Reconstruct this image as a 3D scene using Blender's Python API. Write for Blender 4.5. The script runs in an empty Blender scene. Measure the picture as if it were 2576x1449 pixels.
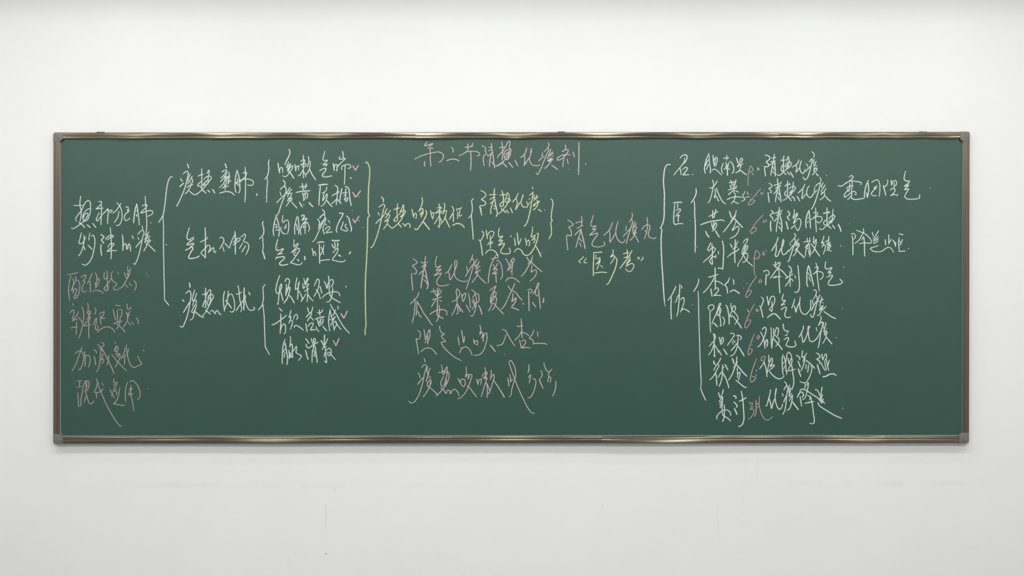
import bpy, bmesh, math, random
from mathutils import Vector
random.seed(7)
sc = bpy.context.scene
C = sc.collection

# ------------------------------------------------------------------ camera, world, exposure
# wall plane is y = 0, the room lies on the -y side; 576.25 photo pixels are one metre on the writing surface
W_PX, H_PX = 2576, 1449
FACE = 0.0235                      # writing surface stands this far off the wall
CAM_D, CAM_Z = 3.7, 1.58
F_PX = 576.25 * (CAM_D - FACE)
cam = bpy.data.cameras.new('camera'); cam.sensor_width = 36.0; cam.lens = 36.0 * F_PX / W_PX
cam.clip_start = 0.05; cam.clip_end = 60
cam_o = bpy.data.objects.new('camera', cam); C.objects.link(cam_o)
cam_o.location = (0, -CAM_D, CAM_Z); cam_o.rotation_euler = (math.pi / 2, 0, 0)
sc.camera = cam_o
w = bpy.data.worlds.new('world'); sc.world = w; w.use_nodes = True
w.node_tree.nodes['Background'].inputs[0].default_value = (0.9, 0.95, 1, 1)
w.node_tree.nodes['Background'].inputs[1].default_value = 0.05
vs = sc.view_settings
vs.view_transform = 'Standard'; vs.look = 'None'; vs.gamma = 1.0; vs.use_curve_mapping = False
vs.exposure = 0.03
ROOM_X, ROOM_Y, ROOM_Z = 4.3, 8.0, 3.3
LAMP = dict(board=4.3, near=12.5, room=31)     # watts per fitting

def at(px, py, y=FACE):
    """a photo pixel on the plane y metres in front of the wall"""
    k = (CAM_D - y) / F_PX
    return Vector(((px - W_PX / 2) * k, -y, CAM_Z - (py - H_PX / 2) * k))

# ------------------------------------------------------------------ materials
def srgb(r, g, b):
    f = lambda c: (c / 255 / 12.92) if c / 255 <= .04045 else ((c / 255 + .055) / 1.055) ** 2.4
    return (f(r), f(g), f(b), 1)

def mat(name, col, rough=.6, metal=0.0, spec=.5):
    m = bpy.data.materials.new(name); m.use_nodes = True
    p = m.node_tree.nodes['Principled BSDF']
    p.inputs['Base Color'].default_value = col if len(col) == 4 else (*col, 1)
    p.inputs['Roughness'].default_value = rough; p.inputs['Metallic'].default_value = metal
    p.inputs['Specular IOR Level'].default_value = spec
    return m, m.node_tree, p

def noise_mix(nt, p, a, b, scale, lo=.4, hi=.6, detail=3.0, stretch=None, sock='Base Color'):
    tc = nt.nodes.new('ShaderNodeTexCoord'); n = nt.nodes.new('ShaderNodeTexNoise')
    n.inputs['Scale'].default_value = scale; n.inputs['Detail'].default_value = detail
    src = tc.outputs['Object']
    if stretch:
        mp = nt.nodes.new('ShaderNodeMapping'); mp.inputs['Scale'].default_value = stretch
        nt.links.new(src, mp.inputs[0]); src = mp.outputs[0]
    nt.links.new(src, n.inputs['Vector'])
    r = nt.nodes.new('ShaderNodeValToRGB')
    r.color_ramp.elements[0].position = lo; r.color_ramp.elements[1].position = hi
    r.color_ramp.elements[0].color = a; r.color_ramp.elements[1].color = b
    nt.links.new(n.outputs['Fac'], r.inputs[0]); nt.links.new(r.outputs[0], p.inputs[sock])
    return r

def wall_material():
    m, nt, p = mat('wall_paint', (.8, .8, .78), .85, spec=.25)
    r = noise_mix(nt, p, (.800, .804, .796, 1), (.818, .822, .814, 1), 2.2, .35, .65, 4)
    # two faint dusty rub bands where chairs touched the wall, broken up by noise
    tc = nt.nodes.new('ShaderNodeTexCoord'); sx = nt.nodes.new('ShaderNodeSeparateXYZ')
    nt.links.new(tc.outputs['Object'], sx.inputs[0])
    def band(z0, hw, x0, x1):
        a = nt.nodes.new('ShaderNodeMath'); a.operation = 'SUBTRACT'; a.inputs[1].default_value = z0
        nt.links.new(sx.outputs['Z'], a.inputs[0])
        b = nt.nodes.new('ShaderNodeMath'); b.operation = 'ABSOLUTE'; nt.links.new(a.outputs[0], b.inputs[0])
        c = nt.nodes.new('ShaderNodeMapRange'); c.inputs[1].default_value = hw; c.inputs[2].default_value = 0
        nt.links.new(b.outputs[0], c.inputs[0])
        d = nt.nodes.new('ShaderNodeMath'); d.operation = 'SUBTRACT'; d.inputs[1].default_value = (x0 + x1) / 2
        nt.links.new(sx.outputs['X'], d.inputs[0])
        e = nt.nodes.new('ShaderNodeMath'); e.operation = 'ABSOLUTE'; nt.links.new(d.outputs[0], e.inputs[0])
        g = nt.nodes.new('ShaderNodeMapRange'); g.inputs[1].default_value = (x1 - x0) / 2; g.inputs[2].default_value = (x1 - x0) / 2 - .25
        nt.links.new(e.outputs[0], g.inputs[0])
        h = nt.nodes.new('ShaderNodeMath'); h.operation = 'MULTIPLY'
        nt.links.new(c.outputs[0], h.inputs[0]); nt.links.new(g.outputs[0], h.inputs[1])
        return h
    b1 = band(.713, .018, -1.86, -.2); b2 = band(.722, .017, .92, 2.2)
    s = nt.nodes.new('ShaderNodeMath'); s.operation = 'ADD'
    nt.links.new(b1.outputs[0], s.inputs[0]); nt.links.new(b2.outputs[0], s.inputs[1])
    n = nt.nodes.new('ShaderNodeTexNoise'); n.inputs['Scale'].default_value = 9; n.inputs['Detail'].default_value = 6
    mr = nt.nodes.new('ShaderNodeMapRange'); mr.inputs[1].default_value = .42; mr.inputs[2].default_value = .68; mr.inputs[4].default_value = .16
    nt.links.new(tc.outputs['Object'], n.inputs['Vector']); nt.links.new(n.outputs['Fac'], mr.inputs[0])
    t = nt.nodes.new('ShaderNodeMath'); t.operation = 'MULTIPLY'
    nt.links.new(s.outputs[0], t.inputs[0]); nt.links.new(mr.outputs[0], t.inputs[1])
    mx = nt.nodes.new('ShaderNodeMix'); mx.data_type = 'RGBA'
    mx.inputs['B'].default_value = (.5, .49, .46, 1)
    nt.links.new(t.outputs[0], mx.inputs['Factor']); nt.links.new(r.outputs[0], mx.inputs['A'])
    nt.links.new(mx.outputs['Result'], p.inputs['Base Color'])
    return m

def metal_material(name, col, rough, axis):
    """brushed bronze aluminium; the brush lines run along the rail"""
    m, nt, p = mat(name, col, rough, 1.0)
    noise_mix(nt, p, (*[c * .95 for c in col[:3]], 1), (*[c * 1.04 for c in col[:3]], 1), 40, .35, .65, 5,
              stretch=(.02, 1, 8) if axis == 'x' else (8, 1, .02))
    p.inputs['Anisotropic'].default_value = .9
    cx = nt.nodes.new('ShaderNodeCombineXYZ')
    cx.inputs[0].default_value, cx.inputs[2].default_value = (0, 1) if axis == 'x' else (1, 0)   # the gloss spreads across the brush lines
    nt.links.new(cx.outputs[0], p.inputs['Tangent'])
    return m

M = {}
M['wall'] = wall_material()
M['paint'] = mat('room_paint', (.78, .785, .785), .85, spec=.2)[0]
M['paint_dark'] = mat('room_paint_dark', (.36, .36, .355), .85, spec=.2)[0]
M['ceil'] = mat('ceiling_paint', (.8, .805, .805), .9, spec=.2)[0]
m, nt, p = mat('floor_tile', (.32, .30, .28), .45)
noise_mix(nt, p, (.17, .165, .16, 1), (.22, .215, .21, 1), 3); M['floor'] = m
m, nt, p = mat('green_enamel', (.0105, .063, .0445), .48, spec=.75)
g = (.0105, .063, .0445)
noise_mix(nt, p, (g[0] * .96, g[1] * .97, g[2] * .97, 1), (g[0] * 1.06, g[1] * 1.03, g[2] * 1.04, 1), 6, .3, .7, 8); M['green'] = m
M['rail_x'] = metal_material('bronze_rail', (.185, .165, .12), .25, 'x')
M['rail_z'] = metal_material('bronze_rail_upright', (.24, .203, .158), .42, 'z')
M['cap'] = mat('grey_plastic', srgb(112, 111, 101), .5, spec=.4)[0]
M['gasket'] = mat('grey_gasket', srgb(132, 138, 133), .45, spec=.4)[0]
M['clip'] = mat('dark_clip', srgb(84, 80, 68), .45, .6)[0]
M['scratch'] = mat('wall_scratch', srgb(206, 204, 199), .9)[0]
M['scratch_dark'] = mat('wall_scratch_dark', srgb(160, 158, 152), .9)[0]
M['scratch_pale'] = mat('wall_scratch_pale', srgb(227, 227, 225), .9)[0]
M['smudge'] = mat('chalk_smudge', srgb(233, 225, 223), .9)[0]
M['housing'] = mat('lamp_housing_enamel', (.75, .75, .75), .4)[0]
CHALK = {'white': (214, 223, 217), 'pinkwhite': (204, 187, 187), 'poem': (200, 182, 182), 'grey': (174, 157, 155),
         'pink': (194, 162, 162), 'tick': (218, 178, 182), 'yellow': (212, 216, 184), 'band': (196, 204, 164), 'pale': (194, 210, 184)}
def chalk_material(name, rgb):
    """chalk dust over the enamel: it covers fully along the middle of a stroke and thins out to its edges, broken by the surface grain"""
    m, nt, p = mat('chalk_' + name, srgb(*rgb), .95, spec=.1)
    c = srgb(*rgb)
    at_ = nt.nodes.new('ShaderNodeAttribute'); at_.attribute_name = 'coverage'
    tc = nt.nodes.new('ShaderNodeTexCoord'); n = nt.nodes.new('ShaderNodeTexNoise')
    n.inputs['Scale'].default_value = 260; n.inputs['Detail'].default_value = 2
    nt.links.new(tc.outputs['Object'], n.inputs['Vector'])
    mr = nt.nodes.new('ShaderNodeMapRange'); mr.inputs[1].default_value = .34; mr.inputs[2].default_value = .56
    mr.inputs[3].default_value = .8; mr.inputs[4].default_value = 1
    nt.links.new(n.outputs['Fac'], mr.inputs[0])
    mu = nt.nodes.new('ShaderNodeMath'); mu.operation = 'MULTIPLY'; mu.use_clamp = True
    nt.links.new(at_.outputs['Fac'], mu.inputs[0]); nt.links.new(mr.outputs[0], mu.inputs[1])
    mx = nt.nodes.new('ShaderNodeMix'); mx.data_type = 'RGBA'
    mx.inputs['A'].default_value = (g[0] * 1.25, g[1] * 1.15, g[2] * 1.2, 1); mx.inputs['B'].default_value = c
    nt.links.new(mu.outputs[0], mx.inputs['Factor']); nt.links.new(mx.outputs['Result'], p.inputs['Base Color'])
    return m
for k, v in CHALK.items(): M['chalk_' + k] = chalk_material(k, v)

# ------------------------------------------------------------------ object helpers
def link(name, me, m, parent=None, smooth=0):
    o = bpy.data.objects.new(name, me); C.objects.link(o); me.name = name
    if m: me.materials.append(m)
    if parent: o.parent = parent
    if smooth:
        me.shade_smooth(); me.set_sharp_from_angle(angle=math.radians(smooth))
    return o

def obj(name, bm, m, parent=None, smooth=0):
    bmesh.ops.recalc_face_normals(bm, faces=bm.faces)
    me = bpy.data.meshes.new(name); bm.to_mesh(me); bm.free()
    return link(name, me, m, parent, smooth)

def box(bm, x0, x1, y0, y1, z0, z1):
    v = [bm.verts.new((x, y, z)) for x in (x0, x1) for y in (y0, y1) for z in (z0, z1)]
    for f in ((0, 1, 3, 2), (4, 6, 7, 5), (0, 4, 5, 1), (2, 3, 7, 6), (0, 2, 6, 4), (1, 5, 7, 3)):
        bm.faces.new([v[i] for i in f])

def empty(name, loc):
    o = bpy.data.objects.new(name, None); C.objects.link(o); o.location = loc; o.empty_display_size = .1
    return o

def tag(o, label, cat, group=None):
    o['label'] = label; o['category'] = cat
    if group: o['group'] = group

def struct(name, bm, m):
    o = obj(name, bm, m); o['kind'] = 'structure'; return o

def slab(name, x0, x1, y0, y1, z0, z1, m):
    bm = bmesh.new(); box(bm, x0, x1, y0, y1, z0, z1); return struct(name, bm, m)

# ------------------------------------------------------------------ the room
T = .12
wall = slab('wall_back', -ROOM_X - T, ROOM_X + T, 0, T, 0, ROOM_Z, M['wall'])
slab('wall_left', -ROOM_X - T, -ROOM_X, -ROOM_Y, 0, 0, ROOM_Z, M['paint'])
slab('wall_right', ROOM_X, ROOM_X + T, -ROOM_Y, 0, 0, ROOM_Z, M['paint'])
slab('wall_front', -ROOM_X - T, ROOM_X + T, -ROOM_Y - T, -ROOM_Y, 0, ROOM_Z, M['paint_dark'])
slab('floor', -ROOM_X - T, ROOM_X + T, -ROOM_Y - T, T, -T, 0, M['floor'])
slab('ceiling', -ROOM_X - T, ROOM_X + T, -ROOM_Y - T, T, ROOM_Z, ROOM_Z + T, M['ceil'])

# ------------------------------------------------------------------ lamps (above and behind the frame)
def area(name, parent, loc, sx, sy, rot, watts, col):
    l = bpy.data.lights.new(name, 'AREA'); l.shape = 'RECTANGLE'; l.size = sx; l.size_y = sy
    l.energy = watts; l.color = col
    o = bpy.data.objects.new(name, l); C.objects.link(o); o.parent = parent; o.location = loc; o.rotation_euler = rot
    return o

def board_lamp(x, length, label):
    """strip lamp over the board; the lip on its wall side cuts the light off high on the wall"""
    Y, Z = -.75, 3.12
    r = empty('blackboard_lamp', (x, Y, Z)); tag(r, label, 'lamp', 'strip lamps over the blackboard')
    h = length / 2
    bm = bmesh.new()
    box(bm, -h - .02, h + .02, -.075, -.07, -.008, .05)          # room-side cheek
    box(bm, -h - .02, h + .02, -.07, .1, .045, .05)          # roof
    box(bm, -h - .02, h + .02, .1, .1 + .005, -.022, .05)  # wall-side lip
    obj('reflector', bm, M['housing'], r)
    for s in (-1, 1):
        bm = bmesh.new(); bmesh.ops.create_cone(bm, cap_ends=True, segments=10, radius1=.005, radius2=.005, depth=ROOM_Z - Z - .05)
        bmesh.ops.translate(bm, verts=bm.verts, vec=(s * h * .7, 0, (ROOM_Z - Z + .05) / 2))
        obj('hanger', bm, M['housing'], r)
    area('tube', r, (0, 0, .015), length, .035, (math.radians(40), 0, 0), LAMP['board'], (.985, 1, .955))

board_lamp(-1.72, 1.55, 'strip lamp above the left part of the blackboard')
board_lamp(0.0, 1.55, 'strip lamp above the middle of the blackboard')
board_lamp(1.72, 1.55, 'strip lamp above the right part of the blackboard')

def ceiling_lamp(x, y, watts, label, grp):
    Z = ROOM_Z - .07
    r = empty('ceiling_lamp', (x, y, Z)); tag(r, label, 'lamp', grp)
    bm = bmesh.new(); box(bm, -.17, .17, -.17, .17, .012, .07); obj('tray', bm, M['housing'], r)
    bm = bmesh.new()
    for x0, x1, y0, y1 in ((-.17, .17, -.17, -.155), (-.17, .17, .155, .17), (-.17, -.155, -.155, .155), (.155, .17, -.155, .155)):
        box(bm, x0, x1, y0, y1, -.006, .012)
    obj('rim', bm, M['housing'], r)
    area('panel', r, (0, 0, .008), .28, .28, (0, 0, 0), watts, (1, .998, .985))

for y, nm, xs, watts in ((-1.42, 'nearest the blackboard', (-3.0, -1.8, -.6, .6, 1.8, 3.0), LAMP['near']),
                         (-3.6, 'in mid room', (-3.2, -1.6, 0, 1.6, 3.2), LAMP['room']),
                         (-6.2, 'at the far end', (-3.0, 0, 3.0), LAMP['room'])):
    for i, x in enumerate(xs):
        ceiling_lamp(x, y, watts, 'square ceiling lamp %s, %s from left in its row' % (nm, ('first', 'second', 'third', 'fourth', 'fifth', 'sixth')[i]), 'ceiling lamps')

# ------------------------------------------------------------------ the blackboard
board = empty('blackboard', at(1287, 724, 0.0))
tag(board, 'wide green blackboard in a bronze frame, covered in chalk notes, on the white wall', 'blackboard')
B0 = board.location.copy()
def P(px, py, y=FACE): return at(px, py, y) - B0

# corners of the frame in the photo
TL, TR, BL, BR = (134.3, 333.4), (2439.3, 331.6), (133.8, 1116.2), (2437.4, 1114.3)
def edge(a, b, t): return (a[0] + (b[0] - a[0]) * t, a[1] + (b[1] - a[1]) * t)

# writing surface: a 16 mm sandwich panel
def quad_prism(bm, pts, y0, y1):
    a = [bm.verts.new(P(x, y, y0)) for x, y in pts]; b = [bm.verts.new(P(x, y, y1)) for x, y in pts]
    n = len(pts)
    bm.faces.new(a); bm.faces.new(b)
    for i in range(n): bm.faces.new((a[i], a[(i + 1) % n], b[(i + 1) % n], b[i]))
bm = bmesh.new()
quad_prism(bm, [(148, 345), (2426, 344), (2424, 1102), (147, 1103)], .006, FACE)
face = obj('writing_surface', bm, M['green'], board)

PROFILE = [(0, 2), (0, 27.2), (.025, 29.2), (.07, 30.4), (.14, 30.8), (.3, 31), (.46, 30.85), (.55, 30.5), (.58, 29.7), (.61, 29.7),
           (.64, 30.4), (.72, 30.8), (.82, 30.6), (.88, 30), (.915, 28.6), (.935, 26.9), (1, 26.4), (1, 22.5), (.9, 2)]
SIDE = [(0, 2), (0, 27), (.04, 28.8), (.1, 29.4), (.17, 28.6), (.2, 29.6), (.42, 30.6), (.64, 30), (.69, 29), (.73, 29.8), (.86, 29.2),
        (.93, 27.8), (1, 26.8), (1, 22.5), (.9, 2)]
def wave(s, spec):
    return sum(a * math.sin(2 * math.pi * s / l + ph) for a, l, ph in spec)
def rail(p0, p1, inward, profile, m, twist, n, tilt=None):
    """one length of frame moulding: profile swept from p0 to p1 (photo pixels); thin moulding twists a little along its length"""
    bm = bmesh.new(); rings = []
    for i in range(n + 1):
        q = edge(p0, p1, i / n); s = q[0] if abs(p1[0] - p0[0]) > abs(p1[1] - p0[1]) else q[1]
        tw = math.radians(twist(s)) if twist else 0
        bow = tilt(s) if tilt else 0
        ring = []
        for t, h in profile:
            y = h * .001
            if h > 24: y += math.tan(tw) * (t - .35) * .031 + bow
            ring.append(bm.verts.new(P(q[0] + inward[0] * t, q[1] + inward[1] * t, y)))
        rings.append(ring)
    k = len(profile)
    for a, b in zip(rings, rings[1:]):
        for j in range(k): bm.faces.new((a[j], a[(j + 1) % k], b[(j + 1) % k], b[j]))
    bm.faces.new(rings[0]); bm.faces.new(rings[-1])
    return obj('frame_rail', bm, m, board, 50)

def bumps(spec, base=0.0):
    """sum of smooth bumps: (centre px, half width px, degrees)"""
    def f(s):
        v = base
        for c, hw, a in spec:
            d = abs(s - c) / hw
            if d < 1: v += a * (.5 + .5 * math.cos(math.pi * d))
        return v
    return f
TOPX = lambda x: edge(TL, TR, (x - TL[0]) / (TR[0] - TL[0]))
BOTX = lambda x: edge(BL, BR, (x - BL[0]) / (BR[0] - BL[0]))

rail(TOPX(157), TOPX(1046), (0, 17.6), PROFILE, M['rail_x'], bumps([(185, 70, 4), (325, 80, 9), (555, 70, 9), (650, 60, 7), (815, 85, 9), (1046, 90, 6)], -3.5), 200)
rail(TOPX(1046), TOPX(1959), (0, 17.6), PROFILE, M['rail_x'], bumps([(1070, 140, 12), (1300, 70, 11), (1510, 90, 10), (1760, 75, 10), (1945, 60, 8)], -3.5), 200)
rail(TOPX(1959), TOPX(2416), (0, 17.6), PROFILE, M['rail_x'], bumps([(2030, 55, 10), (2160, 70, 8), (2265, 60, 7), (2380, 50, 10)], -3), 110)
rail(BOTX(157), BOTX(1515), (0, -17.6), PROFILE, M['rail_x'], bumps([(690, 190, -13), (1480, 140, -3), (300, 300, 5)], 1), 200)
rail(BOTX(1515), BOTX(2228), (0, -17.6), PROFILE, M['rail_x'], bumps([(1640, 260, -20), (2180, 110, -9)], -1), 140)
rail(BOTX(2228), BOTX(2414), (0, -17.6), PROFILE, M['rail_x'], bumps([], -3), 20)

rail((TL[0], 355), (BL[0] + .2, 1096), (16.2, 0), SIDE, M['rail_z'], None, 6)
rail((TR[0], 354), (BR[0] + .2, 1092), (-16.6, 0), SIDE, M['rail_z'], None, 6)

# soft grey gasket between moulding and panel, mitred at the corner caps
def loop_strip(outer, inner, y):
    bm = bmesh.new(); n = len(outer)
    ro = [bm.verts.new(P(*q, y)) for q in outer]; ri = [bm.verts.new(P(*q, y)) for q in inner]
    bo = [bm.verts.new(P(*q, FACE - .002)) for q in outer]; bi = [bm.verts.new(P(*q, FACE - .002)) for q in inner]
    for i in range(n - 1):
        j = i + 1
        for q in ((ro[i], ro[j], ri[j], ri[i]), (bo[i], bo[j], ro[j], ro[i]), (ri[i], ri[j], bi[j], bi[i]), (bi[i], bi[j], bo[j], bo[i])):
            bm.faces.new(q)
    return bm
outer = [(2422.5, 357), (2420.6, 1089), (2413, 1096.6), (158, 1099), (150, 1091), (150.6, 357)]
inner = [(2420.8, 357), (2419, 1088.2), (2412, 1094), (159.2, 1095.7), (153.2, 1090), (153.2, 357)]
obj('gasket', loop_strip(outer, inner, FACE + .0012), M['gasket'], board)

# moulded corner caps: round outside, cut across inside
def cap(corner, sx, sy, w, h, cut):
    cx, cy = corner; r = 5.5; pts = []
    for i in range(7):
        a = math.pi / 2 * i / 6
        pts.append((cx + sx * (r - r * math.cos(a)) , cy + sy * (r - r * math.sin(a))))
    pts += [(cx + sx * w, cy), (cx + sx * w, cy + sy * (h - cut)), (cx + sx * (w - cut), cy + sy * h), (cx, cy + sy * h)]
    bm = bmesh.new(); quad_prism(bm, pts, .002, .0312)
    es = [e for e in bm.edges if all(abs(v.co.y + .0312) < 1e-5 for v in e.verts)]
    bmesh.ops.bevel(bm, geom=es, offset=.0016, segments=3, affect='EDGES', profile=.5)
    return obj('corner_cap', bm, M['cap'], board, 40)
cap((TL[0] - .4, TL[1] - .5), 1, 1, 24.2, 24, 7.5)
cap((TR[0] + .4, TR[1] - .5), -1, 1, 24.2, 25.6, 6.5)
cap((BL[0] - .3, BL[1] + .5), 1, -1, 24.2, 24.5, 8)
cap((BR[0] + .3, BR[1] + .5), -1, -1, 24.6, 26, 7)

# wall hooks that show above the top rail
for x0, x1, notched in ((240.5, 264.5, False), (1401, 1422.5, False), (2310, 2333, True)):
    y = TOPX((x0 + x1) / 2)[1]
    bm = bmesh.new()
    tops = [(x0, y + 1), (x0 + 2, y - 1.7), (x1 - 2, y - 1.7), (x1, y + 1)]
    if notched: tops = [(x0, y + 1), (x0 + 3, y - 1.6), (x0 + 7, y - .6), (x0 + 9.5, y - 1.9), (x0 + 12, y - .6), (x0 + 18, y - .5), (x0 + 20, y - 1.6), (x1, y + 1)]
    quad_prism(bm, tops, .001, .0285)
    obj('wall_hook', bm, M['clip'], board)
# little screw head at the left end of the top rail
bm = bmesh.new(); bmesh.ops.create_uvsphere(bm, u_segments=10, v_segments=6, radius=.0022)
bmesh.ops.translate(bm, verts=bm.verts, vec=P(163, 342.3, .0312)); obj('screw', bm, M['gasket'], board, 60)

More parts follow.
